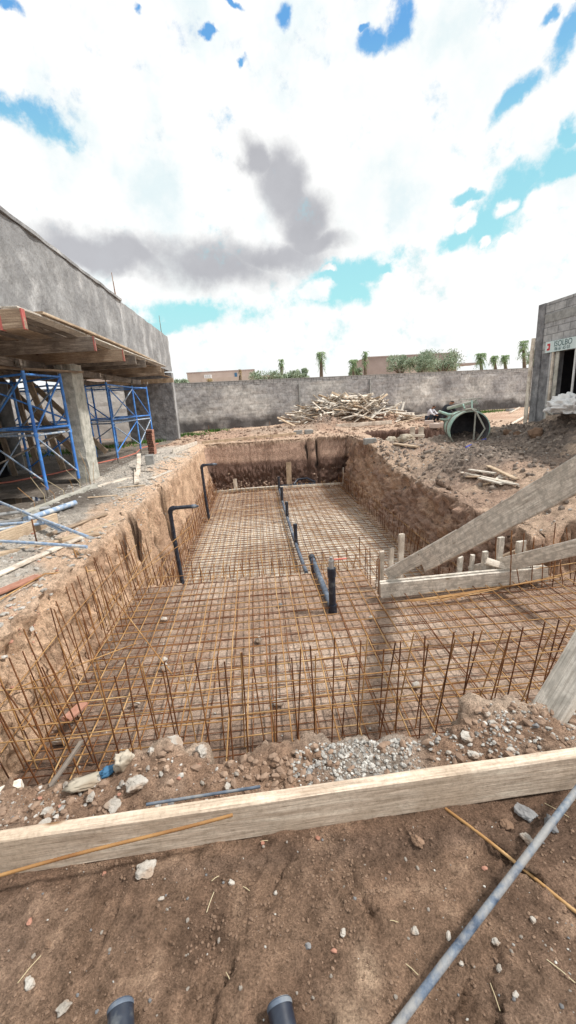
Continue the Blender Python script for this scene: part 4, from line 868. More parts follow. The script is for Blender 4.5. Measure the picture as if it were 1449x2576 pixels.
def blockmat(name, a, b2, mo, bwid, rh, ax='x'):
    m_, nt, b = newmat(name); tc = N(nt, 'ShaderNodeTexCoord'); sx = N(nt, 'ShaderNodeSeparateXYZ'); nt.links.new(tc.outputs['Object'], sx.inputs[0])
    cx = N(nt, 'ShaderNodeCombineXYZ'); nt.links.new(sx.outputs[0 if ax == 'x' else 1], cx.inputs[0]); nt.links.new(sx.outputs[2], cx.inputs[1])
    bt = N(nt, 'ShaderNodeTexBrick'); nt.links.new(cx.outputs[0], bt.inputs['Vector']); bt.inputs['Scale'].default_value = 1; bt.inputs['Brick Width'].default_value = bwid; bt.inputs['Row Height'].default_value = rh; bt.inputs['Mortar Size'].default_value = .012
    bt.inputs['Color1'].default_value = rgb(a); bt.inputs['Color2'].default_value = rgb(b2); bt.inputs['Mortar'].default_value = rgb(mo)
    n2 = N(nt, 'ShaderNodeTexNoise', Scale=4, Detail=8, Roughness=.7); nt.links.new(tc.outputs['Object'], n2.inputs['Vector'])
    c2 = ramp(nt, n2.outputs[0], [(.32, (.6, .6, .6)), (.5, (1, 1, 1)), (.7, (1.35, 1.35, 1.35))]); c = mix(nt, 1, bt.outputs[0], c2, 'MULTIPLY')
    nt.links.new(c, b.inputs['Base Color']); b.inputs['Roughness'].default_value = .95
    ad = N(nt, 'ShaderNodeMath'); ad.operation = 'SUBTRACT'; nt.links.new(n2.outputs[0], ad.inputs[0]); nt.links.new(bt.outputs['Fac'], ad.inputs[1])
    bp = N(nt, 'ShaderNodeBump', Strength=.6, Distance=.015); nt.links.new(ad.outputs[0], bp.inputs['Height']); nt.links.new(bp.outputs[0], b.inputs['Normal'])
    return m_
capm = blockmat('block_course', (.36, .35, .345), (.28, .275, .275), (.14, .14, .14), .45, .4)
ang = math.atan2(dw.y, dw.x)
cmb = MB(); vs_ = []
k = 0; s_ = 0
while s_ < Lw-.3:
    L_ = R.uniform(.38, .48); p = A_+dw*(s_+L_/2)+Vector((0, 0, 2.82+R.uniform(-.006, .01)))
    cmb.box(p-nrm*.1, (L_-.015, .20+R.uniform(-.01, .02), .235), rz=ang); s_ += L_
cmb.obj('top_course', capm, bw)
cmb = MB(); cmb.box(A_+dw*Lw/2-nrm*.1+Vector((0, 0, 2.955)), (Lw, .24, .035), rz=ang); cmb.obj('coping', M['cement_block'], bw)
for s_ in (17.4, 22.6):
    p = A_+dw*s_+nrm*.05+Vector((0, 0, 1.3)); cm = MB(); cm.box(p, (.10, .06, 2.7), rz=ang); cm.obj('joint_strip', M['cement_block'], bw)

def house(name, px0, px1, base, top, y, mat, label, dep=6):
    a = yp(px0, top, y); b_ = yp(px1, top, y); e = empty(name, (a.x, y, 0), label, 'house'); h = a.z
    mb = MB(); mb.box(((a.x+b_.x)/2, y+dep/2, h/2), (b_.x-a.x, dep, h)); mb.obj('wall', M[mat], e)
    mb = MB(); mb.box(((a.x+b_.x)/2, y+dep/2, h+.05), (b_.x-a.x+.1, dep+.1, .1)); mb.obj('roof_edge', M['tan_dark'], e)
    return e, a, b_
e, a, b_ = house('tan_house', 470, 640, 970, 940, 45, 'tan_wall', 'low tan flat roofed house beyond the wall on the left')
mb = MB(); mb.box((a.x+5.4, 44, 2.0), (7.5, 1.8, 4.15)); mb.obj('lower_block', M['tan_wall'], e)
mb = MB(); mb.box((b_.x+1.5, 49.5, a.z/2-.2), (4, 4, a.z-.4)); mb.obj('side_wing', M['tan_dark'], e)
mb = MB(); mb.box((a.x+2.1, 44.9, 4.25), (.75, .3, .5)); v_ = mb.obj('air_unit', M['white_plastic'], e)
mb = MB(); [mb.box((a.x+1.9+.2*i, 44.74, 4.25), (.07, .02, .4)) for i in range(3)]; mb.obj('grille', M['galv'], v_)
mb = MB(); mb.box((a.x+4.9, 44.96, 4.35), (.25, .1, .4)); mb.obj('window', M['blue_cloth'], e)
e, a, b_ = house('tan_house', 925, 1150, 940, 900, 46, 'tan_dark', 'larger brownish house beyond the wall to the right', 7)
mb = MB(); mb.box((a.x+4.6, 45.4, 2.2), (1.8, 1.2, 4.4)); mb.obj('porch_wall', M['tan_wall'], e)
mb = MB(); mb.box((a.x+9.2, 45.5, 4.2), (4.5, 1.6, .2)); mb.obj('awning', M['tan_dark'], e)
mb = MB(); mb.box((a.x+6.6, 45.9, 4.75), (.5, .3, .5)); mb.obj('air_unit', M['white_plastic'], e)
e, a, b_ = house('tan_house', 205, 330, 980, 955, 42, 'tan_wall', 'cream house seen under the formwork between the scaffold posts', 6)

def palm(px, top, bot, hw, y, mat, label, seed, dry=False):
    rr = random.Random(seed); T_ = yp(px, top, y); B0 = yp(px, bot, y); k = (yp(px+hw, top, y)-T_).length
    e = empty('palm_tree', (T_.x, y, 0), label, 'palm tree')
    mb = MB(); mb.tube([(B0.x, y, 0), (B0.x+.05, y, B0.z), (T_.x, y, T_.z-.5)], .15, 8, rad=[.22, .16, .10]); mb.obj('trunk', M['trunk'], e)
    mb = MB(); Hc = T_.z-B0.z
    for i in range(80):
        z0 = B0.z+Hc*rr.triangular(.2, .97, .93); az = rr.uniform(0, 6.283); up = rr.uniform(.2, 1.7)
        L = k*rr.uniform(.9, 2.1); d = Vector((math.cos(az), math.sin(az), 0)); p = Vector((T_.x, y, z0)); pts = []
        vz = up
        for s in range(7):
            pts.append(p.copy()); p = p+d*L/7*max(.25, 1-s*.13)+Vector((0, 0, vz*L/7)); vz -= .50
            if p.z > T_.z: p.z = T_.z-rr.uniform(0, .1)
        for s in range(6):
            a, b2 = pts[s], pts[s+1]; t = (b2-a).normalized(); sd = t.cross(Vector((0, 0, 1))).normalized() if abs(t.z) < .98 else Vector((1, 0, 0))
            for q in (-1, 1):
                for u in (0, .5):
                    o_ = a+(b2-a)*u; le = k*rr.uniform(.2, .4); tip = o_+sd*q*le*.6+t*le*.5+Vector((0, 0, -le*rr.uniform(.3, .9)))
                    mb.add([o_, o_+t*k*.09, tip], [(0, 1, 2)])
    mb.obj('crown', M[mat], e)
PM = [(707, 903, 958, 9, 38, 'leaf_palm', 'small palm rising behind the round bush left of centre'), (807, 884, 952, 13, 36, 'leaf_palm', 'tall narrow shaggy palm standing alone above the wall centre'), (889, 904, 948, 12, 38, 'leaf_palm', 'lower thick palm of the pair right of centre'), (918, 882, 944, 10, 38, 'leaf_palm', 'taller slim palm of the pair right of centre'),
      (1210, 888, 930, 14, 40, 'leaf_palm', 'bushy palm right of the big olive clump'), (1245, 894, 928, 11, 41, 'leaf_palm', 'middle small palm toward the right end of the wall'), (1271, 892, 928, 11, 41, 'leaf_palm', 'thin spiky palm with spread fronds near the right end'), (1318, 856, 926, 13, 37, 'leaf_palm', 'tall leaning palm next to the block building'), (603, 928, 968, 5, 36, 'leaf_dry', 'yellow dried palm in front of the tan house'), (527, 952, 972, 8, 36, 'leaf_dry', 'stubby dried palm at the left end of the tan house')]
for i, a in enumerate(PM): palm(a[0], a[1], a[2], a[3]*1.0, *a[4:], seed=i+11)
def bush(px, top, bot, hw, y, mat, label, seed, name='olive_tree', n=2600):
    rr = random.Random(seed); T_ = yp(px, top, y); B0 = yp(px, bot, y); rx = (yp(px+hw*1.2, top-4, y)-yp(px, top-4, y)).length; hz = T_.z-B0.z
    e = empty(name, (T_.x, y, 0), label, 'tree' if name != 'shrub' else 'shrub')
    cl = [(Vector((T_.x+rr.uniform(-.8, .8)*rx, y+rr.uniform(-.6, .6)*rx, B0.z+hz*(.25+.65*rr.random()))), rr.uniform(.32, .55)*min(rx, hz*1.3)) for _ in range(15)]
    mb = MB(); mb.tube([(T_.x, y, 0), (T_.x+.1, y, B0.z-.3), (T_.x, y, B0.z+hz*.5)], .12, 7, rad=[.16, .12, .05])
    for c_, r_ in cl[:8]: mb.tube([(T_.x+.05, y, B0.z-.3), (Vector((T_.x, y, B0.z))+c_)/2, c_], .04, 5, rad=[.07, .045, .015])
    mb.obj('trunk', M['trunk'], e)
    mb = MB()
    for i in range(n):
        c_, r_ = rr.choice(cl); v_ = Vector((rr.gauss(0, 1), rr.gauss(0, 1), rr.gauss(0, 1))).normalized()*r_*(rr.random()**.45)
        v_.z *= .8; p = c_+v_
        if p.z > T_.z: continue
        s_ = rr.uniform(.06, .13); a = Vector((rr.gauss(0, 1), rr.gauss(0, 1), rr.gauss(0, 1)+.8)).normalized(); b2 = a.cross(Vector((rr.gauss(0, 1), rr.gauss(0, 1), rr.gauss(0, 1)))).normalized()
        mb.add([p-b2*s_*.3, p+a*s_*1.3, p+b2*s_*.3, p-a*s_*1.3], [(0, 1, 2, 3)])
    mb.obj('crown', M[mat], e)
for i, a in enumerate([(663, 934, 966, 30, 38, 'leaf_olive', 'round pale green bush at the right end of the tan house'), (725, 932, 966, 22, 38, 'leaf_olive', 'grey green bush under the small palm'), (757, 926, 962, 16, 39, 'leaf_olive', 'spiky grey green bush left of the lone tall palm'),
                       (1010, 892, 942, 26, 39, 'leaf_olive', 'left part of the olive clump in front of the brownish house'), (1060, 898, 940, 26, 38, 'leaf_olive', 'middle olive tree in front of the brownish house'), (1115, 878, 938, 46, 38, 'leaf_olive', 'largest olive tree, broad and feathery, right of the brownish house'),
                       (455, 955, 975, 16, 38, 'leaf_olive', 'small bush beside the end of the concrete building'), (1345, 880, 928, 18, 38, 'leaf_olive', 'thin leafy tree next to the block building edge'), (893, 925, 950, 14, 40, 'leaf_olive', 'low bush behind the thick palm right of centre')]): bush(*a, seed=i+40, n=3600 if i in (5,) else 1900)

# ================================================================== block building on the right
rb_ = empty('block_building', (8.6, 10, .3), 'grey concrete block building with a dark doorway at the right edge', 'building')
bmat = blockmat('hollow_block_wall', (.42, .42, .42), (.33, .33, .34), (.22, .22, .22), .46, .20, 'y')
XB = 8.6
Tp = xp(1358, 768, XB); ztop = Tp.z; y1 = Tp.y
def bx(name, y0_, y1_, z0_, z1_, mat, x0_=XB, th=.25):
    mb = MB(); mb.box((x0_+th/2, (y0_+y1_)/2, (z0_+z1_)/2), (th, y1_-y0_, z1_-z0_)); return mb.obj(name, mat, rb_)
dl_ = xp(1392, 950, XB).y; dtop = xp(1400, 884, XB).z
bx('lintel_wall', 5, y1-.30, dtop, ztop-.55, bmat)
bx('ring_beam', 5, y1-.30, ztop-.55, ztop-.32, M['cement_block'], XB-.012, .27)
bx('parapet', 5, y1-.30, ztop-.32, ztop, bmat)
bx('corner_pier', y1-.30, y1, -.2, ztop, M['plaster_dark'], XB-.03, .3)
bx('side_wall', dl_, y1-.30, -.2, dtop, M['plaster_dark'])
mb = MB(); mb.box((XB+2.5, y1-.1, 2.0), (4.6, .2, ztop*2-4.1)); mb.obj('rear_wall', bmat, rb_)
mb = MB(); mb.box((XB+2.4, 8.8, ztop-.4), (4.2, 7.4, .15)); mb.obj('roof_slab', M['concrete'], rb_)
mb = MB(); mb.box((XB+2.6, 8.8, 1.6), (.1, 7.4, 3.4)); mb.obj('inside_wall', M['interior_shade'], rb_)
mb = MB(); mb.box((XB+2.4, y1-.42, 1.6), (4.2, .3, 3.6)); mb.obj('inside_end_shade', M['interior_shade'], rb_)  # dark box added behind the opening, doorway shade put into its colour
mb = MB(); mb.box((XB+1.5, 9.5, -.02+.25), (2.4, 6, .05)); mb.obj('inside_floor', M['interior_shade'], rb_)
bx('near_wall', 5, 8.6, -.2, dtop, bmat)
for k, (off, mt, pr_) in enumerate(((.06, 'wood_white', .05), (.16, 'galv', .035), (-.1, 'concrete', .02))):
    mb = MB(); mb.box((XB-pr_/2-.002, dl_+off, dtop/2), (pr_, .07 if k < 2 else .14, dtop+.2)); mb.obj('door_frame', M[mt], rb_)
mb = MB(); mb.tube([(XB-.02, xp(1446, 940, XB).y, .3), (XB-.02, xp(1446, 940, XB).y+.02, dtop)], .03, 8); mb.obj('door_post', M['white_plastic'], rb_)
pa_ = xp(1348, 850, XB-.08); pb_ = xp(1338, 1035, XB-.08)
plank('upright_board', (XB-.06, y1+.10, -.1), (XB-.05, y1+.07, pa_.z), .16, .04, (0, 1, 0), 'wood_white', 'tall pale board standing against the corner of the block building', 'board')
sg = empty('shop_sign', (XB-.05, 11.5, 2.5), 'pale blue sign board with ISOLBO lettering over the dark doorway', 'sign')
s0 = xp(1374, 861, XB-.06); s1 = xp(1374, 888, XB-.06); zt_, zb_ = s0.z, s1.z; ys0 = s0.y; hS = zt_-zb_
mb = MB(); mb.box((XB-.055, ys0-1.7, (zt_+zb_)/2), (.03, 3.4, hS)); mb.obj('panel', M['sign_white'], sg)
mb = MB(); mb.box((XB-.0725, ys0-.14-hS*.0, (zt_+zb_)/2), (.003, hS*.42, hS*.62)); lg = mb.obj('red_square_mark', M['sign_red'], sg)
mb = MB(); mb.tube([(XB-.074, ys0-.10, (zt_+zb_)/2), (XB-.0765, ys0-.10, (zt_+zb_)/2)], hS*.15, 14); mb.obj('white_disc', M['white_plastic'], lg)
def text(body, size, y, z, mat, parent, name):
    cu = bpy.data.curves.new(name, 'FONT'); cu.body = body; cu.size = size; cu.extrude = .001; cu.offset = .004*size
    t = bpy.data.objects.new('tmp', cu); COL.objects.link(t); bpy.context.view_layer.update()
    me = bpy.data.meshes.new_from_object(t.evaluated_get(bpy.context.evaluated_depsgraph_get())); bpy.data.objects.remove(t)
    me.materials.clear()
    # text runs toward -Y on a wall facing -X
    mt = Matrix(((0, 0, -1, XB-.0735), (-1, 0, 0, y), (0, 1, 0, z), (0, 0, 0, 1)))
    return link(name, me, mat, parent, mt)
text('ISOLBO', hS*.70, ys0-.36, zb_+hS*.46, M['sign_ink'], sg, 'lettering')
text('06 61 65 03', hS*.42, ys0-.40, zb_+hS*.10, M['sign_ink'], sg, 'phone_number')

# ================================================================== timber heap
pmesh = [plank_mesh(L, w_, t, 100+i) for i, (L, w_, t) in enumerate([(R.uniform(.7, 2.3), R.uniform(.06, .15), R.uniform(.02, .05)) for _ in range(26)])]
mats_ = [M['wood_white'], M['wood_white'], M['wood_pale'], M['wood_grey'], M['wood_dark']]
for i, me_ in enumerate(pmesh): me_.materials.append(mats_[i % 5])
hp = []
for i in range(285):
    for _ in range(30):
        x = 5.5+R.gauss(0, 1.9); y = R.uniform(24.6, 27.0)
        if 1.9 < x < 9.3: break
    hx = 1.55*math.exp(-abs((x-5.6)/3.0)**2.6)+.12; hy = max(0, 1-((y-26.3)/1.95)**2)
    z = hx*hy*R.uniform(.72, 1.02)+.05; az = R.gauss(0, .9)+(math.pi/2 if R.random() < .25 else 0)
    pit = R.gauss(0, .28)-(x-5.6)*.04
    me_ = pmesh[R.randrange(26)]; o = bpy.data.objects.new('scrap_plank', me_); COL.objects.link(o)
    o.location = (x, y, z); o.rotation_euler = (R.uniform(-.6, .9), pit, az)
    prop(o, 'weathered plank in the great heap of scrap timber before the back wall', 'plank', 'planks of the scrap timber heap')
for i in range(26):
    x = R.uniform(8.6, 11.5); y = R.uniform(23.6, 25.2); o = bpy.data.objects.new('scrap_plank', pmesh[R.randrange(26)]); COL.objects.link(o)
    o.location = (x, y, gz(x, y)+R.uniform(.04, .4)*max(0, 1-abs(x-10)/2)+.03); o.rotation_euler = (R.uniform(-.3, .3), R.uniform(-.15, .15), R.gauss(0, .5))
    prop(o, 'scrap plank in the low tail of timber behind the squatting person', 'plank', 'planks of the low timber tail')
a = gp(845, 1072, .1); b_ = gp(985, 1062, .12)
plank('long_plank', a, b_, .2, .08, (0, 0, 1), 'wood_white', 'long pale plank lying along the foot of the timber heap', 'plank')

# ================================================================== green tank with tubes
tk = empty('green_drum', (6.4, 12.6, 0), 'pale green steel drum lying on its side with its dark mouth facing the pit', 'drum')
c0 = dp(1181, 1081, 12.75); c1 = dp(1147, 1066, 14.2); ax = (c1-c0).normalized(); up_ = Vector((0, 0, 1)); sd_ = ax.cross(up_).normalized(); u3 = sd_.cross(ax)
def ring_shell(name, prof, mat, parent, n=40, closed=False):
    mb = MB(); vs = []; fs = []
    for (s, r_) in prof:
        for k in range(n):
            a = 2*math.pi*k/n; vs.append(c0+ax*s+sd_*math.cos(a)*r_+u3*math.sin(a)*r_*.94)
    for i in range(len(prof)-1):
        for k in range(n): fs.append((i*n+k, i*n+(k+1) % n, (i+1)*n+(k+1) % n, (i+1)*n+k))
    mb.add(vs, fs, True); return mb.obj(name, mat, parent)
ring_shell('shell', [(0, .585), (.02, .59), (.5, .55), (1.0, .50), (1.45, .43)], M['green_tank'], tk)
ring_shell('lining', [(0, .585), (.0, .565), (.5, .53), (1.0, .48), (1.4, .41), (1.4, .01)], M['tank_inside'], tk)
ring_shell('rim', [(-.025, .57), (-.03, .60), (.03, .61), (.035, .588)], M['green_tank'], tk)
ring_shell('rear_cap', [(1.45, .43), (1.5, .40), (1.5, .01)], M['green_tank'], tk)
ring_shell('hoop', [(.45, .555), (.45, .575), (.50, .575), (.50, .552)], M['muddy_metal'], tk)
ring_shell('hoop', [(1.1, .49), (1.1, .515), (1.14, .51), (1.14, .485)], M['muddy_metal'], tk)
def tk_tube(name, pts, r, mat='tube_cream'):
    mb = MB(); mb.tube([c0+sd_*p[0]+u3*p[1]+ax*p[2] for p in pts], r, 8); mb.obj(name, M[mat], tk)
sgn = 1 if sd_.x > 0 else -1
tk_tube('brace', [(sgn*.02, .60, -.03), (sgn*.15, .52, -.04), (sgn*.44, .02, -.03), (sgn*.20, -.42, -.01)], .028)
tk_tube('brace', [(sgn*.14, .52, 0), (sgn*.15, -.4, .02)], .026)
tk_tube('top_handle', [(sgn*-.16, .60, .0), (sgn*.0, .62, .0), (sgn*.15, .58, -.02)], .03, 'green_tank')
tk_tube('arm', [(sgn*-.38, .56, 1.2), (sgn*-.05, .70, .7), (sgn*.28, .80, .5), (sgn*.33, .70, .5)], .05)
tk_tube('arm', [(sgn*-.62, .46, 1.3), (sgn*-.45, .40, .8), (sgn*-.3, .40, .5)], .045, 'green_tank')
tk_tube('arm', [(sgn*-.62, .22, 1.2), (sgn*-.45, .26, .6)], .03, 'green_tank')
tk_tube('bracket', [(sgn*.12, .60, .3), (sgn*.12, .84, .4)], .025, 'green_tank')
tk_tube('bracket', [(sgn*-.1, .62, .3), (sgn*-.1, .72, .5)], .025, 'green_tank')
mb = MB(); p = c0+sd_*sgn*.1+u3*.88+ax*.4; mb.box(p, (.75, .05, .025), rz=.1); mb.obj('flat_bar', M['tube_cream'], tk)
tk_tube('valve', [(sgn*.33, .62, .4), (sgn*.36, .48, .4)], .05, 'muddy_metal')
tk_tube('ground_skid', [(sgn*-.75, -.42, .5), (sgn*-.1, -.5, .3)], .04, 'green_tank')
a = gp(1172, 1128, .12); b_ = gp(1222, 1106, .14)
plank('blue_lath', a, b_, .09, .03, (0, 0, 1), 'blue_bright', 'bright blue strip lying in front of the green drum', 'strip')

# small things on the peninsula and right bank
def place_plank(px0, py0, px1, py1, w_, t, mat, label, group=None, name='plank', cat='plank', dz=.02, wd=None):
    a, b_ = on(px0, py0, dz), on(px1, py1, dz); d = b_-a
    return plank(name, a, b_, w_, t, wd or (d.y, -d.x, 0), mat, label, cat, group)
c_ = on(930, 1113); block('concrete_block', c_+Vector((.02, .05, -.03)), (.42, .2, .2), .03, 'cement_block', 'grey concrete block on the corner of earth right of the far pit wall')
c_ = on(750, 1093); block('concrete_block', c_, (.4, .2, .2), 0, 'cement_block', 'left of two grey blocks on the far rim', 'block')
c_ = on(777, 1092); block('concrete_block', c_, (.38, .2, .2), .1, 'cement_block', 'right of two grey blocks on the far rim', 'block')
place_plank(992, 1120, 1050, 1128, .16, .045, 'wood_pale', 'thick yellowish board beside the sacks', dz=.05)
place_plank(945, 1107, 985, 1112, .10, .03, 'wood_white', 'pale lath behind the block and the sacks', dz=.03)
ground_plank('dark_offcut', (4.75, 11.7), (5.05, 11.75), .1, .08, 'wood_dark', 'dark offcut right of the yellowish board', 'offcut', dz=.04)
def sack(c, sx_, sy_, sz_, rz, mat, label, seed, name='sack', cat='sack', sub=4):
    ka = 2.0 if cat == 'sheet' else 1.2
    import bmesh
    bm = bmesh.new(); bmesh.ops.create_icosphere(bm, subdivisions=sub, radius=1); off = Vector((seed*7.1, seed*3.3, seed))
    for v in bm.verts:
        p = v.co.copy(); n_ = mn.noise(p*1.4+off)*.35+(mn.noise(p*3.5+off)*.22+(.2-abs(mn.noise(p*5+off)))*.28)*ka
        p *= 1+n_; v.co = Vector((math.copysign(abs(p.x)**.8, p.x)*sx_, math.copysign(abs(p.y)**.8, p.y)*sy_, max(p.z, -.45)*sz_))
    me_ = bpy.data.meshes.new(name); bm.to_mesh(me_); bm.free()
    for p_2 in me_.polygons: p_2.use_smooth = True
    o = link(name, me_, M[mat]); o.location = c; o.rotation_euler = (0, 0, rz); return prop(o, label, cat)
c_ = on(985, 1112); sack(c_+Vector((0, 0, .06)), .22, .16, .14, .3, 'sack', 'crumpled pale sack left of the other on the earth corner', 3)
c_ = on(1020, 1112); sack(c_+Vector((0, 0, .08)), .30, .18, .17, -.3, 'sack', 'larger crumpled sack with blue print beside the yellowish board', 5)
lw_ = empty('wooden_frame', (6.2, 15.9, -.85), 'small wooden ladder like frame standing at the edge of the side trench', 'frame')
for px in (1040, 1062): a = yp(px-2, 1074, 15.5); plank('upright', (a.x-.02, 15.55, -.85), (a.x, 15.5, a.z), .2, .03, (1, 0, 0), 'wood_white', parent=lw_)
a = yp(1038, 1096, 15.45); b_ = yp(1068, 1096, 15.45); plank('rung', a, b_, .1, .03, (0, 0, 1), 'wood_white', parent=lw_)
for i, px in enumerate((1079, 1092, 1103)):
    c_ = on(px, 1078); block('clay_block', c_, (.42, .2, .2), -.3, 'tan_wall', ['left', 'middle', 'right'][i]+' one of three tan blocks in a row before the squatting people', 'block')
SP = [(1160, 1192, 1215, 1203), (1165, 1204, 1205, 1212), (1180, 1190, 1245, 1205), (1200, 1200, 1285, 1218), (1228, 1178, 1300, 1212), (1205, 1215, 1262, 1226), (1240, 1210, 1285, 1200), (1215, 1225, 1255, 1215), (1250, 1222, 1300, 1228), (1262, 1196, 1240, 1220)]
for i, a in enumerate(SP):
    place_plank(a[0], a[1], a[2], a[3], R.uniform(.06, .10), .03, ['wood_white', 'wood_pale', 'wood_grey'][i % 3], 'short pale plank in the small scatter on the right bank', 'scattered planks on the right bank', dz=.03+.02*(i % 3))
place_plank(1262, 1088, 1370, 1030, .10, .06, 'wood_white', 'long pale pole lying up the spoil heap to the right', dz=.08)
place_plank(1283, 1040, 1338, 1006, .10, .05, 'wood_white', 'pale plank propped against the foot of the block building', dz=.05)
place_plank(1250, 1024, 1310, 1022, .08, .04, 'wood_pale', 'thin lath at the base of the far wall', dz=.03)
c_ = on(1283, 1034, z0=.2); b0 = block('hollow_block', c_, (.5, .3, .16), .3, 'cement_block', 'white hollow block on the rubble left of the block building', cells_=3)
sack(xp(1430, 1020, 7.9)+Vector((0, 0, -.05)), .30, .55, .30, .1, 'white_plastic', 'crumpled white plastic sheet heaped before the dark doorway', 9, 'plastic_sheet', 'sheet', 5)
sack(xp(1400, 1028, 7.9)+Vector((0, 0, -.05)), .2, .35, .12, -.2, 'white_plastic', 'lower flap of white plastic left of the heaped sheet', 12, 'plastic_sheet', 'sheet', 5)
# bag, stake and clutter at the near left of the ridge
sack(zt(-.86, 1.565, .006), .10, .04, .016, .25, 'sack', 'torn cement bag on the ridge at the near left', 21)
sack(zt(-.71, 1.60, .03), .045, .03, .05, .6, 'sack', 'upright torn flap of the cement bag', 22, sub=4)
sack(zt(-.78, 1.585, .02), .035, .02, .022, .5, 'blue_cloth', 'blue printed scrap of the torn bag', 23, sub=4)
plank('stake', (-1.07, 1.62, -.06), (-1.01, 1.84, -.03), .022, .015, (1, 0, 0), 'wood_dark', 'grey stick poking over the ridge by the torn bag', 'stick')
plank('brick_fragment', (-1.78, 3.1, -.90), (-1.70, 3.28, -.89), .09, .03, (1, 0, 0), 'brick', 'flat orange brick piece lying on the rebar at the left', 'brick piece')
block('timber_offcut', zt(-1.25, 1.62, -.01), (.10, .08, .05), .4, 'wood_white', 'pale square offcut at the left edge of the ridge', 'offcut')

# ================================================================== people
def figure(name, loc, rz, label, joints, edges, sets, scale=1.0):
    e_mesh = None
    def grow(nm, idxs, extra, mat, parent):
        ids = sorted(set(idxs)); mp_ = {k: i for i, k in enumerate(ids)}
        vs = [Vector(joints[k][:3])*scale for k in ids]; ed = [(mp_[a], mp_[b2]) for a, b2 in edges if a in mp_ and b2 in mp_]
        me_ = bpy.data.meshes.new(nm); me_.from_pydata(vs, ed, []); o = bpy.data.objects.new(nm, me_); COL.objects.link(o)
        o.modifiers.new('s', 'SKIN'); sv = me_.skin_vertices[0].data
        for k in ids: r_ = (joints[k][3]+extra)*scale; sv[mp_[k]].radius = (r_, r_*(joints[k][4] if len(joints[k]) > 4 else 1))
        sv[mp_.get('pelvis', 0)].use_root = True
        sb = o.modifiers.new('d', 'SUBSURF'); sb.levels = sb.render_levels = 2
        bpy.context.view_layer.update(); dg = bpy.context.evaluated_depsgraph_get(); m2 = bpy.data.meshes.new_from_object(o.evaluated_get(dg)); bpy.data.objects.remove(o)
        for p_ in m2.polygons: p_.use_smooth = True
        m2.materials.clear(); m2.materials.append(mat)
        o2 = bpy.data.objects.new(nm, m2); COL.objects.link(o2)
        if parent is None: o2.location = loc; o2.rotation_euler = (0, 0, rz)
        else: o2.parent = parent
        return o2
    body = grow(name, list(joints), 0, M['skin'], None); prop(body, label, 'person')
    for nm, ids, ex, mt in sets: grow(nm, ids, ex, M[mt], body)
    return body
def squat(lean, arms, headtilt=.0):
    J_ = {'pelvis': (0, 0, .26, .13), 'belly': (.06+lean*.3, 0, .40, .125), 'chest': (.12+lean*.8, 0, .58, .135, .85), 'neckb': (.17+lean, 0, .72, .06), 'neck': (.20+lean, 0, .77, .05), 'head': (.23+lean+headtilt, 0, .86-headtilt*.5, .085), 'crown': (.235+lean+headtilt, 0, .94-headtilt*.6, .075), 'nose': (.325+lean+headtilt, 0, .85-headtilt*.6, .02)}
    for s, y in (('l', 1), ('r', -1)):
        J_['hip'+s] = (.02, .10*y, .25, .095); J_['knee'+s] = (.40, .20*y, .46, .065); J_['ank'+s] = (.20, .16*y, .09, .042); J_['toe'+s] = (.36, .18*y, .04, .035)
        J_['sho'+s] = (.13+lean*.95, .17*y, .68, .06); J_['elb'+s] = (arms[0]+lean*.5, .23*y, arms[1], .042); J_['wri'+s] = (arms[2]+lean*.5, .12*y, arms[3], .03); J_['han'+s] = (arms[2]+.08+lean*.5, .10*y, arms[3]-.01, .032)
        for q in range(3): J_['f%d%s' % (q, s)] = (arms[2]+.15+lean*.5, (.07+.025*q)*y, arms[3]-.03, .011)
    E_ = [('pelvis', 'belly'), ('belly', 'chest'), ('chest', 'neckb'), ('neckb', 'neck'), ('neck', 'head'), ('head', 'crown'), ('head', 'nose')]
    for s in 'lr':
        E_ += [('pelvis', 'hip'+s), ('hip'+s, 'knee'+s), ('knee'+s, 'ank'+s), ('ank'+s, 'toe'+s), ('chest', 'sho'+s), ('sho'+s, 'elb'+s), ('elb'+s, 'wri'+s), ('wri'+s, 'han'+s)]+[('han'+s, 'f%d%s' % (q, s)) for q in range(3)]
    return J_, E_
SH = ['belly', 'chest', 'neckb', 'shol', 'shor', 'elbl', 'elbr', 'wril', 'wrir', 'pelvis']; TR = ['pelvis', 'hipl', 'hipr', 'kneel', 'kneer', 'ankl', 'ankr']
J_, E_ = squat(.05, (.30, .50, .45, .42), .03)
p1 = gp(1077, 1064, 0); figure('person', (p1.x, p1.y, gz(p1.x, p1.y)), -.9, 'person in a pale long sleeved shirt and dark trousers squatting before the timber heap', J_, E_, [('shirt', SH, .018, 'shirt'), ('trousers', TR, .015, 'denim'), ('hair', ['crown', 'head'], .018, 'hair'), ('shoes', ['ankl', 'toel', 'ankr', 'toer'], .012, 'black_cloth')], .98)
J_, E_ = squat(.22, (.45, .45, .55, .30), .06)
p2 = gp(1109, 1064, 0); figure('person', (p2.x, p2.y, gz(p2.x, p2.y)), .15, 'person in black clothes bent over behind the green drum', J_, E_, [('jacket', SH, .035, 'black_cloth'), ('trousers', TR, .018, 'black_cloth'), ('hair', ['crown', 'head'], .018, 'hair'), ('shoes', ['ankl', 'toel', 'ankr', 'toer'], .012, 'black_cloth')], 1.2)

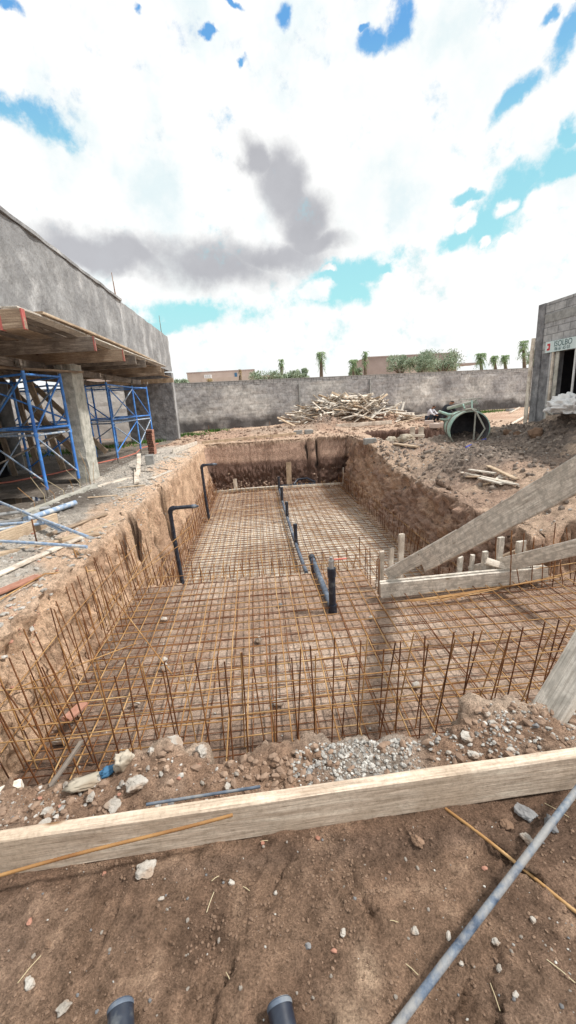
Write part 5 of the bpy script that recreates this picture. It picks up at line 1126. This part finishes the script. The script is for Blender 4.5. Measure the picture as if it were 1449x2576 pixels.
# ================================================================== stones
def stone(px, py, wpx, label, mat='rock', group=None, flat=.7, sub=3, name='stone', cat='stone', jag=.28, z0=0):
    p = on(px, py, 0, z0)
    if py < 1915 and py > 1700: p = gp(px, py, .035); p.y = min(p.y, 1.66); p.z = max(gz(p.x, p.y)-.004, .0)
    D_ = (p-Vector((0, 0, CZ))).dot(fwd); r_ = wpx/2/F*D_
    o = link(name, rock_mesh(r_, R.random(), sub, flat, jag), M[mat]); o.location = p+Vector((0, 0, r_*flat*.45)); o.rotation_euler = (R.uniform(-.3, .3), R.uniform(-.3, .3), R.uniform(0, 6.28))
    return prop(o, label, cat, group)
BIG = [(443, 1850, 135, 'largest pale lump of broken concrete on the crest of the ridge'), (505, 1868, 60, 'small flat concrete chip right of the largest lump'), (395, 1880, 50, 'lumpy concrete piece left of the largest lump'), (385, 1905, 30, 'rounded concrete bit below the largest lump'), (346, 1975, 70, 'elongated pale concrete rock on the ridge slope'), (290, 2030, 68, 'pale squarish concrete rock just above the long board'), (230, 2008, 36, 'small pale rock left of the squarish one'), (122, 2045, 46, 'pale rock at the far left of the ridge'), (115, 2075, 44, 'light grey rock touching the long board at the left'),
       (430, 2025, 30, 'small light rock close to the dark conduit'), (572, 1980, 24, 'round speckled stone mid ridge'), (665, 1940, 32, 'brown stone left of the pebble heap'), (708, 1960, 30, 'pinkish brown clod stone left of the pebble heap'), (723, 1992, 48, 'brown clod touching the long board'), (775, 1893, 40, 'large light brown clod above the pebble heap'), (800, 1895, 30, 'smaller brown clod next to the large one'), (690, 1925, 22, 'small tan clod mid ridge'),
       (1175, 1860, 44, 'big pale cobble on the right of the ridge'), (1225, 1815, 26, 'flat oval cobble on top of the right heap'), (1240, 1830, 28, 'pale cobble near the leaning plank'), (1130, 1885, 20, 'grey white pebble below the big cobble'), (1190, 1900, 34, 'speckled round stone near the long board'), (1345, 1848, 20, 'bluish oval pebble by the leaning plank foot'), (1435, 1840, 30, 'round grey cobble at the right edge'), (1285, 1895, 22, 'white pebble low on the right heap'), (1260, 1925, 26, 'pale stone beside the pebble patch'),
       (366, 2192, 50, 'pale broken stone lying below the long board'), (162, 2535, 42, 'rough pale stone at the bottom left'), (863, 2347, 22, 'round white pebble low in the centre'), (405, 2262, 18, 'small white stone left of centre in the dirt'), (694, 2248, 16, 'small white pebble in the middle of the dirt'), (582, 2222, 20, 'small grey stone below the long board'), (1043, 2345, 24, 'flat grey pebble right of centre'), (1132, 2398, 22, 'grey pebble beside the worn pole'), (1128, 2355, 20, 'small pale pebble above the one beside the pole'), (1320, 2050, 52, 'dark grey clod right below the long board'), (1275, 2080, 40, 'dark broken clod beside the larger dark clod'), (1385, 2075, 44, 'slate grey clod at the right edge under the board'), (1325, 2115, 44, 'flat pale stone behind the worn pole'), (1248, 2370, 20, 'oval grey pebble right of the pole'), (1258, 2440, 24, 'pale pebble low on the right'), (1340, 2315, 20, 'small stone at the right side of the dirt'), (1295, 2505, 20, 'round pebble near the bottom right corner'), (1160, 2425, 16, 'tiny pebble at the pole, low right'), (775, 2382, 22, 'dull grey stone just left of centre bottom'), (1050, 2120, 40, 'dark brown clod in the wet dirt'), (76, 2475, 34, 'grey broken stone by the straw at the lower left'), (120, 2378, 20, 'tan pebble left in the dirt')]
for i, a in enumerate(BIG):
    lab = a[3]; mt = 'earth_clod' if ('brown' in lab or 'clod' in lab or 'tan' in lab) and 'grey' not in lab else ('rock_dark' if ('dark' in lab or 'slate' in lab or 'bluish' in lab or 'dull' in lab) else 'rock')
    stone(a[0], a[1], a[2]*(.85 if a[0] > 600 or a[1] > 2090 else .72), lab, mt, None, .5 if a[2] > 60 else .62, 4 if a[2] > 30 else 3, jag=.4)
for i, a in enumerate([(412, 1660, 22, 'grey stone lying in the mesh left of centre'), (415, 1976-300, 26, 'pale stone propping the mesh left of centre'), (650, 1608, 22, 'pale spacer stone under the mesh near the centre'), (700, 1765, 26, 'white spacer stone under the mesh in front'), (1047, 1722, 26, 'white spacer stone under the mesh to the right'), (410, 1557, 18, 'small spacer stone at the far left of the shelf'), (705, 1520, 14, 'tiny dark stone in the middle of the shelf'), (935, 1552, 16, 'tiny grey stone right of the valve pipe'), (338, 1768, 22, 'whitish chip on the shelf near the left uprights'), (150, 1862, 26, 'white scrap on the floor at the near left')]):
    p = gp(a[0], a[1], -1.0); r_ = a[2]/2/F*(p-Vector((0, 0, CZ))).dot(fwd)*1.1
    o = link('spacer_stone', rock_mesh(r_, i, 2, .7), M['rock'] if 'dark' not in a[3] else M['rock_dark']); o.location = p+Vector((0, 0, -.01)); prop(o, a[3], 'stone')
for (px, py, w_, lab) in [(1345, 1097, 44, 'largest rounded clod at the foot of the right spoil heap'), (1275, 1093, 24, 'dark clod left of the large rounded one'), (1300, 1094, 20, 'small clod between the two clods by the pale pole'), (1370, 1052, 34, 'brown boulder on the spoil heap'), (1405, 1045, 40, 'broad flat boulder high on the spoil heap'), (1330, 1055, 26, 'brown lump mid heap'), (1355, 1072, 26, 'reddish lump on the heap')]:
    stone(px, py, w_, lab, 'earth_clod', None, .75, 3, 'clod', 'clod', z0=.3)
# anonymous small stones as individuals
sm_meshes = [rock_mesh(1, 500+i, 2, .65) for i in range(10)]
for i, me_ in enumerate(sm_meshes): me_.materials.append(M['rock'] if i % 3 else M['rock_dark'])
for i in range(62):
    px, py = R.uniform(20, 1440), R.uniform(2080, 2560); 
    if py < 2230-.16*px: continue
    p = on(px, py); r_ = R.uniform(.0035, .0075); o = bpy.data.objects.new('pebble', sm_meshes[R.randrange(10)]); COL.objects.link(o); o.location = p+Vector((0, 0, r_*.3)); o.scale = (r_, r_, r_); o.rotation_euler = (R.uniform(-.4, .4), R.uniform(-.4, .4), R.uniform(0, 6))
    prop(o, 'tiny pale pebble on the brown dirt in the foreground', 'pebble', 'pebbles on the foreground dirt')
for i in range(20):
    px, py = R.uniform(20, 1000), R.uniform(1925, 2080)
    if py > 2085-.15*px: continue
    p = on(px, py); r_ = R.uniform(.008, .02); o = bpy.data.objects.new('rubble_stone', sm_meshes[R.randrange(10)]); COL.objects.link(o); o.location = p+Vector((0, 0, r_*.3)); o.scale = (r_, r_, r_); o.rotation_euler = (R.uniform(-.4, .4), R.uniform(-.4, .4), R.uniform(0, 6))
    prop(o, 'small pale rubble stone on the brown ridge behind the long board', 'stone', 'rubble stones on the ridge')
for i, (px, py) in enumerate([(450, 1960), (545, 2000), (150, 2030), (620, 1990), (660, 2122), (840, 2395), (262, 2200), (800, 2110), (75, 2320), (735, 1985), (1218, 2185), (300, 2000), (100, 2010), (500, 1925)]):
    p = on(px, py); r_ = R.uniform(.008, .014); o = link('brick_chip', rock_mesh(r_, 900+i, 2, .6), M['brick']); o.location = p+Vector((0, 0, r_*.3)); prop(o, 'small red brick chip on the brown earth', 'brick chip', 'red brick chips')
for i, (px, py, a, L) in enumerate([(75, 2440, 1.0, .05), (530, 2270, 1.25, .045), (620, 2238, -.6, .02), (542, 2212, .5, .02), (1400, 2040, -.9, .06), (1410, 2445, -.9, .05), (575, 2460, -1.0, .02), (1035, 2440, -.8, .03), (990, 2320, -.3, .02), (665, 2118, 0, .02), (1245, 2510, 1.5, .04)]):
    p = on(px, py, .004); d = Vector((math.cos(a), math.sin(a), 0))*L; mb = MB(); mb.tube([p-d*.7, p+Vector((0, 0, .003)), p+d*.7], .0013, 5)
    prop(mb.obj('straw_bit', M['straw']), 'thin bit of straw lying on the foreground dirt', 'straw', 'bits of straw')

# uncountable gravel and clods
def scatter(name, mat, n, sampler, rmin, rmax, seed, flat=.7, power=2.5, sink=.2):
    rs = np.random.RandomState(seed)
    base = []
    for k in range(6):
        me_ = rock_mesh(1, 1000+seed*10+k, 1, flat, .3); v_ = np.array([v.co[:] for v in me_.vertices]); f_ = np.array([p.vertices[:] for p in me_.polygons]); base.append((v_, f_)); bpy.data.meshes.remove(me_)
    V, Fc, off = [], [], 0
    i = 0; tries = 0
    while i < n and tries < n*20:
        tries += 1
        p = sampler(rs)
        if p is None: continue
        i += 1
        r_ = rmin+(rmax-rmin)*rs.rand()**power; v_, f_ = base[i % 6]; a = rs.rand()*6.28; ca_, sa_ = math.cos(a), math.sin(a); tl = rs.randn()*.4
        q_ = v_*np.array([1, 1, 1])*r_; q_ = np.stack([q_[:, 0]*ca_-q_[:, 1]*sa_, q_[:, 0]*sa_+q_[:, 1]*ca_, q_[:, 2]+q_[:, 0]*tl*.5], 1)
        V.append(q_+np.array([p[0], p[1], p[2]+r_*sink])); Fc.append(f_+off); off += len(v_)
    V = np.concatenate(V); Fc = np.concatenate(Fc); me_ = bpy.data.meshes.new(name); me_.from_pydata(V.tolist(), [], Fc.tolist()); me_.update()
    o = link(name, me_, mat); o['kind'] = 'stuff'; return o
def smp(x0, x1, y0, y1, dens=None):
    def f(rs):
        x = rs.uniform(x0, x1); y = rs.uniform(y0, y1)
        if dens and rs.rand() > dens(x, y): return None
        return (x, y, gz(x, y))
    return f
G = lambda x, y, a, b2, c2, d2: math.exp(-((x-a)/c2)**2-((y-b2)/d2)**2)
gmats = lambda nm, a, b2, c2: noise_mat(nm, [(.3, a), (.5, b2), (.7, c2)], scale=30, detail=3, rough=.9, bump=0)
M['gravel'] = gmats('pebble_mix', (.15, .145, .14), (.36, .345, .32), (.66, .64, .60))
M['clods'] = noise_mat('earth_crumbs', [(.3, (.16, .11, .082)), (.5, (.28, .20, .152)), (.7, (.46, .35, .275))], scale=3, detail=6, rough=1, bump=.4)
M['rubble'] = gmats('grey_rubble', (.20, .19, .175), (.38, .36, .33), (.58, .55, .52))
o = scatter('pebble_heap', M['gravel'], 1050, smp(.05, .85, 1.37, 1.74, lambda x, y: G(x, y, .30, 1.55, .22, .16)+.5*G(x, y, .52, 1.60, .16, .1)), .004, .016, 1, .75, 2)
prop(o, 'heap of small grey and white pebbles spilled on the ridge behind the long board', 'pebbles')
o = scatter('pebble_patch', M['gravel'], 420, smp(.7, 1.5, 1.36, 1.85, lambda x, y: G(x, y, 1.02, 1.50, .16, .1)+.25), .004, .015, 2, .75, 2)
prop(o, 'patch of pebbles on the dark earth at the right of the ridge', 'pebbles')
M['ridge_crumb'] = noise_mat('ridge_crumbs', [(.3, (.20, .135, .098)), (.6, (.32, .225, .165)), (.8, (.46, .35, .27))], scale=6, rough=1, bump=.4)
o = scatter('ridge_crumbs', M['ridge_crumb'], 2300, smp(-1.6, 1.6, 1.33, 1.8, lambda x, y: .3+.7*G(x, y, .02, 1.5, .16, .2)+.3*(x > .9)), .003, .028, 3, .75, 5)
prop(o, 'crumbs of brown earth covering the ridge behind the long board', 'earth crumbs')
o = scatter('ridge_chips', M['rubble'], 520, smp(-1.6, 1.5, 1.35, 1.78, lambda x, y: .14+.65*G(x, y, -1.1, 1.5, .35, .3)), .003, .016, 4, .7, 4)
prop(o, 'pale grit and mortar chips strewn over the ridge', 'grit')
M['dirt_crumb'] = noise_mat('damp_crumbs', [(.3, (.14, .09, .062)), (.7, (.25, .17, .12))], scale=5, rough=1, bump=.3)
o = scatter('dirt_crumbs', M['dirt_crumb'], 6500, smp(-1.3, 1.5, .55, 1.22, lambda x, y: .12+.88*max(0, mn.noise(Vector((x*3.5, y*3.5, 4))))*1.6), .0015, .008, 5, .75, 5)
prop(o, 'fine crumbs of damp earth on the trodden foreground', 'earth crumbs')
o = scatter('dirt_grit', M['gravel'], 230, smp(-1.3, 1.5, .55, 1.22, lambda x, y: .3+.7*(G(x, y, .6, .85, .35, .2))), .0012, .005, 6, .7, 3)
prop(o, 'pale grit sprinkled over the foreground dirt', 'grit')
o = scatter('bank_rubble', M['rubble'], 5200, smp(-4.4, -2.15, 2.0, 16, lambda x, y: .9*max(.08, .45+mn.noise(Vector((x*1.2, y*.7, 2))))), .008, .045, 7, .45, 4)
prop(o, 'grey mortar rubble and chips covering the left bank', 'rubble')
o = scatter('bank_chips', M['brick'], 110, smp(-3.4, -2.1, 2.2, 6, lambda x, y: G(x, y, -2.3, 3.3, .4, .8)+.15), .01, .04, 8, .4, 3)
prop(o, 'scattered red brick chips on the left bank', 'brick chips')
M['heap_clod'] = noise_mat('heap_clods', [(.3, (.11, .088, .075)), (.5, (.19, .155, .13)), (.7, (.38, .32, .27))], scale=3, detail=6, rough=1, bump=.4)
o = scatter('heap_clods', M['heap_clod'], 6000, smp(3.7, 10.2, 5, 15.3, lambda x, y: min(1, 1.2*G(x, y, 7.9, 10.4, 1.3, 3)+1.3*G(x, y, 5.5, 9.8, 1.1, 1.5)+.8*G(x, y, 4.2, 13, .9, 1.5)+.12)), .012, .085, 9, .8, 7)
prop(o, 'dark earth clods heaped over the right bank and the spoil mounds', 'clods')
o = scatter('heap_chips', M['rubble'], 1500, smp(3.7, 10.0, 4.5, 15.3, lambda x, y: .25+.75*G(x, y, 4.6, 12.8, .8, 1.2)), .008, .04, 10, .7, 4)
prop(o, 'pale stones sprinkled over the right bank', 'stones')
o = scatter('far_clods', M['clods'], 2600, smp(-4, 12, 18, 25.5, lambda x, y: .25+G(x, y, 3.9, 24.0, 1.1, .8)+.5*G(x, y, 1, 22.5, 2.6, .8)), .02, .12, 11, .7, 4)
prop(o, 'clods and lumps strewn over the ground beyond the pit', 'clods')
o = scatter('shelf_grit', M['rubble'], 900, smp(-2.0, 4.8, 2.4, 5.9, lambda x, y: .3+.7*G(x, y, -1.4, 3.0, .6, .6)), .004, .02, 12, .6, 4)
prop(o, 'pale grit on the shelf floor under the rebar', 'grit')
o = scatter('pit_foot_clods', M['clods'], 1500, smp(-2.1, 3.5, 16.9, 17.6), .02, .09, 13, .8, 2)
prop(o, 'broken earth clods at the foot of the far pit wall', 'clods')
def grass(name, spots, n, label):
    mb = MB(); rr = random.Random(4)
    for i in range(n):
        cx_, cy_, r_ = rr.choice(spots); x = cx_+rr.gauss(0, r_); y = cy_+rr.gauss(0, r_*.5); z = gz(x, y); h = rr.uniform(.06, .2); a = rr.uniform(0, 6.28)
        mb.add([(x-.02*math.cos(a), y-.02*math.sin(a), z), (x+.02*math.cos(a), y+.02*math.sin(a), z), (x+rr.uniform(-.06, .06), y+rr.uniform(-.06, .06), z+h)], [(0, 1, 2)])
    o = mb.obj(name, M['grass']); prop(o, label, 'grass', kind='stuff')
grass('grass', [(-3.6, 23.6, .5), (-4.4, 24.2, .5), (-6.8, 19.5, .7), (-5.4, 21, .4), (15.0, 28.5, .8), (16.5, 29.0, .6), (-2.5, 26, .4), (-8.5, 18, 1)], 3800, 'patches of short green grass near the far wall')
#@@P3END

# ------------------------------------------------------------------ world
w = bpy.data.worlds.new('World'); scn.world = w; w.use_nodes = True
nt = w.node_tree; bg = nt.nodes['Background']; bg.inputs[1].default_value = .1
SUN_EL, SUN_AZ = math.radians(54), math.radians(98)      # azimuth clockwise from +Y
sky = N(nt, 'ShaderNodeTexSky'); sky.sky_type = 'NISHITA'; sky.sun_disc = False; sky.sun_elevation = SUN_EL; sky.sun_rotation = SUN_AZ
tc = N(nt, 'ShaderNodeTexCoord')
dir0 = tc.outputs['Generated']
wn = N(nt, 'ShaderNodeTexNoise', Scale=7, Detail=6, Roughness=.6); nt.links.new(dir0, wn.inputs['Vector'])
ws = N(nt, 'ShaderNodeVectorMath'); ws.operation = 'SUBTRACT'; nt.links.new(wn.outputs['Color'], ws.inputs[0]); ws.inputs[1].default_value = (.5, .5, .5)
wc = N(nt, 'ShaderNodeVectorMath'); wc.operation = 'SCALE'; nt.links.new(ws.outputs[0], wc.inputs[0]); wc.inputs['Scale'].default_value = .10
wa = N(nt, 'ShaderNodeVectorMath'); wa.operation = 'ADD'; nt.links.new(dir0, wa.inputs[0]); nt.links.new(wc.outputs[0], wa.inputs[1])
dirv = wa.outputs[0]
nz = N(nt, 'ShaderNodeTexNoise', Scale=13, Detail=12, Roughness=.66); nt.links.new(dir0, nz.inputs['Vector'])
nz2 = N(nt, 'ShaderNodeTexNoise', Scale=3.2, Detail=5, Roughness=.6); nt.links.new(dir0, nz2.inputs['Vector'])
def MA(op, a, b_=None, c_=None):
    n = nt.nodes.new('ShaderNodeMath'); n.operation = op
    for i, v_ in enumerate((a, b_, c_)):
        if v_ is None: continue
        if hasattr(v_, 'is_linked'): nt.links.new(v_, n.inputs[i])
        else: n.inputs[i].default_value = v_
    return n.outputs[0]
def sstep(x, a, b_):
    n = nt.nodes.new('ShaderNodeMapRange'); n.interpolation_type = 'SMOOTHSTEP'; nt.links.new(x, n.inputs[0]); n.inputs[1].default_value = a; n.inputs[2].default_value = b_; return n.outputs[0]
def blob(px, py, rx, ry, rot=0):
    c_ = ray(px, py).normalized(); ux = (ray(px+40, py).normalized()-c_); uy = (ray(px, py-40).normalized()-c_)
    ux, uy = ux/(40.0), uy/(40.0)      # direction change per unit
    a = math.radians(rot); e1 = ux*math.cos(a)+uy*math.sin(a); e2 = -ux*math.sin(a)+uy*math.cos(a)
    k1 = e1/(e1.length_squared*rx); k2 = e2/(e2.length_squared*ry)
    sub = N(nt, 'ShaderNodeVectorMath'); sub.operation = 'SUBTRACT'; nt.links.new(dirv, sub.inputs[0]); sub.inputs[1].default_value = c_
    o = []
    for k in (k1, k2):
        d = N(nt, 'ShaderNodeVectorMath'); d.operation = 'DOT_PRODUCT'; nt.links.new(sub.outputs[0], d.inputs[0]); d.inputs[1].default_value = k; o.append(d.outputs['Value'])
    r_ = MA('SQRT', MA('ADD', MA('MULTIPLY', o[0], o[0]), MA('MULTIPLY', o[1], o[1])))
    dl = N(nt, 'ShaderNodeVectorMath'); dl.operation = 'DOT_PRODUCT'; nt.links.new(dirv, dl.inputs[0]); dl.inputs[1].default_value = c_
    front = MA('GREATER_THAN', dl.outputs['Value'], .3)
    return MA('MULTIPLY', MA('MAXIMUM', MA('SUBTRACT', 1.35, r_), 0), front)
def union(l):
    o = l[0]
    for x in l[1:]: o = MA('MAXIMUM', o, x)
    return o
holes = union([blob(*a) for a in [(60, 285, 110, 50), (0, 0, 45, 24), (345, 20, 14, 26), (525, 92, 15, 16), (562, 5, 36, 14), (600, 138, 10, 18), (700, 60, 24, 44, -20), (1000, 50, 52, 55, 20), (945, 75, 55, 40, 0), (908, 45, 16, 14), (1445, 95, 40, 100), (1380, 50, 26, 24), (1305, 255, 66, 42),
        (1410, 440, 90, 85, 40), (1290, 510, 150, 60, 25), (1160, 590, 70, 26, 15), (1440, 330, 30, 40), (1170, 485, 60, 18, -15), (490, 790, 140, 44, 5), (400, 825, 60, 26), (880, 700, 130, 40, 12), (860, 740, 110, 40), (980, 665, 40, 14)]]
      + [blob(*a) for a in [(1700, 300, 180, 120), (-400, 600, 200, 90), (1900, 800, 200, 60), (-700, 150, 160, 120)]])
clouds_in = union([blob(*a) for a in [(1276, 527, 28, 22), (1400, 500, 62, 36), (812, 735, 46, 24), (838, 688, 18, 8), (1225, 600, 14, 12), (1285, 598, 14, 12), (1180, 555, 24, 20)]])
d_ = MA('SUBTRACT', MA('ADD', holes, MA('MULTIPLY', MA('SUBTRACT', nz.outputs[0], .5), 2.6)), MA('MULTIPLY', clouds_in, 1.1))
hole = sstep(d_, .12, .85)
dark = union([blob(*a) for a in [(290, 645, 230, 50), (230, 655, 190, 40), (510, 668, 210, 66), (680, 645, 170, 52), (775, 560, 80, 90), (715, 480, 82, 74, -40), (650, 415, 62, 40, -45), (800, 612, 100, 44)]])
dk = sstep(MA('ADD', MA('ADD', dark, MA('MULTIPLY', MA('SUBTRACT', nz.outputs[0], .5), .9)), MA('MULTIPLY', MA('SUBTRACT', nz2.outputs[0], .5), 1.1)), .0, .95)
sepn = N(nt, 'ShaderNodeSeparateXYZ'); nt.links.new(dir0, sepn.inputs[0])
el = sepn.outputs[2]
skyc = ramp(nt, el, [(.0, (6.5, 9.6, 9.8)), (.2, (4.6, 9.3, 9.6)), (.38, (3.6, 8.0, 9.3)), (.55, (1.6, 4.6, 8.9)), (.8, (1.0, 3.3, 8.2))])
skyb = mix(nt, .15, skyc, sky.outputs[0])
cl = ramp(nt, nz2.outputs[0], [(.3, (9.3, 9.9, 9.9)), (.42, (10.2, 10.3, 10.2)), (.7, (11.2, 11.2, 11.1))])
nz3 = N(nt, 'ShaderNodeTexNoise', Scale=6, Detail=8, Roughness=.6); nt.links.new(dir0, nz3.inputs['Vector'])
veil = sstep(nz3.outputs[0], .50, .72)
cl = mix(nt, MA('MULTIPLY', veil, .75), cl, (7.4, 8.9, 9.3))
cl = mix(nt, MA('MULTIPLY', dk, .95), cl, mix(nt, nz3.outputs[0], (3.7, 3.75, 4.1), (6.4, 6.45, 6.8)))
c = mix(nt, hole, cl, skyb)
below = sstep(el, -.06, -.02)
c = mix(nt, below, (2.2, 1.8, 1.5), c)
nt.links.new(c, bg.inputs[0])
sd = bpy.data.lights.new('sun', 'SUN'); sd.energy = 4.3; sd.angle = math.radians(6); sd.color = (1, .95, .88)
so = bpy.data.objects.new('sun', sd); COL.objects.link(so)
sv = Vector((math.sin(SUN_AZ)*math.cos(SUN_EL), math.cos(SUN_AZ)*math.cos(SUN_EL), math.sin(SUN_EL)))
so.rotation_euler = sv.to_track_quat('Z', 'Y').to_euler()
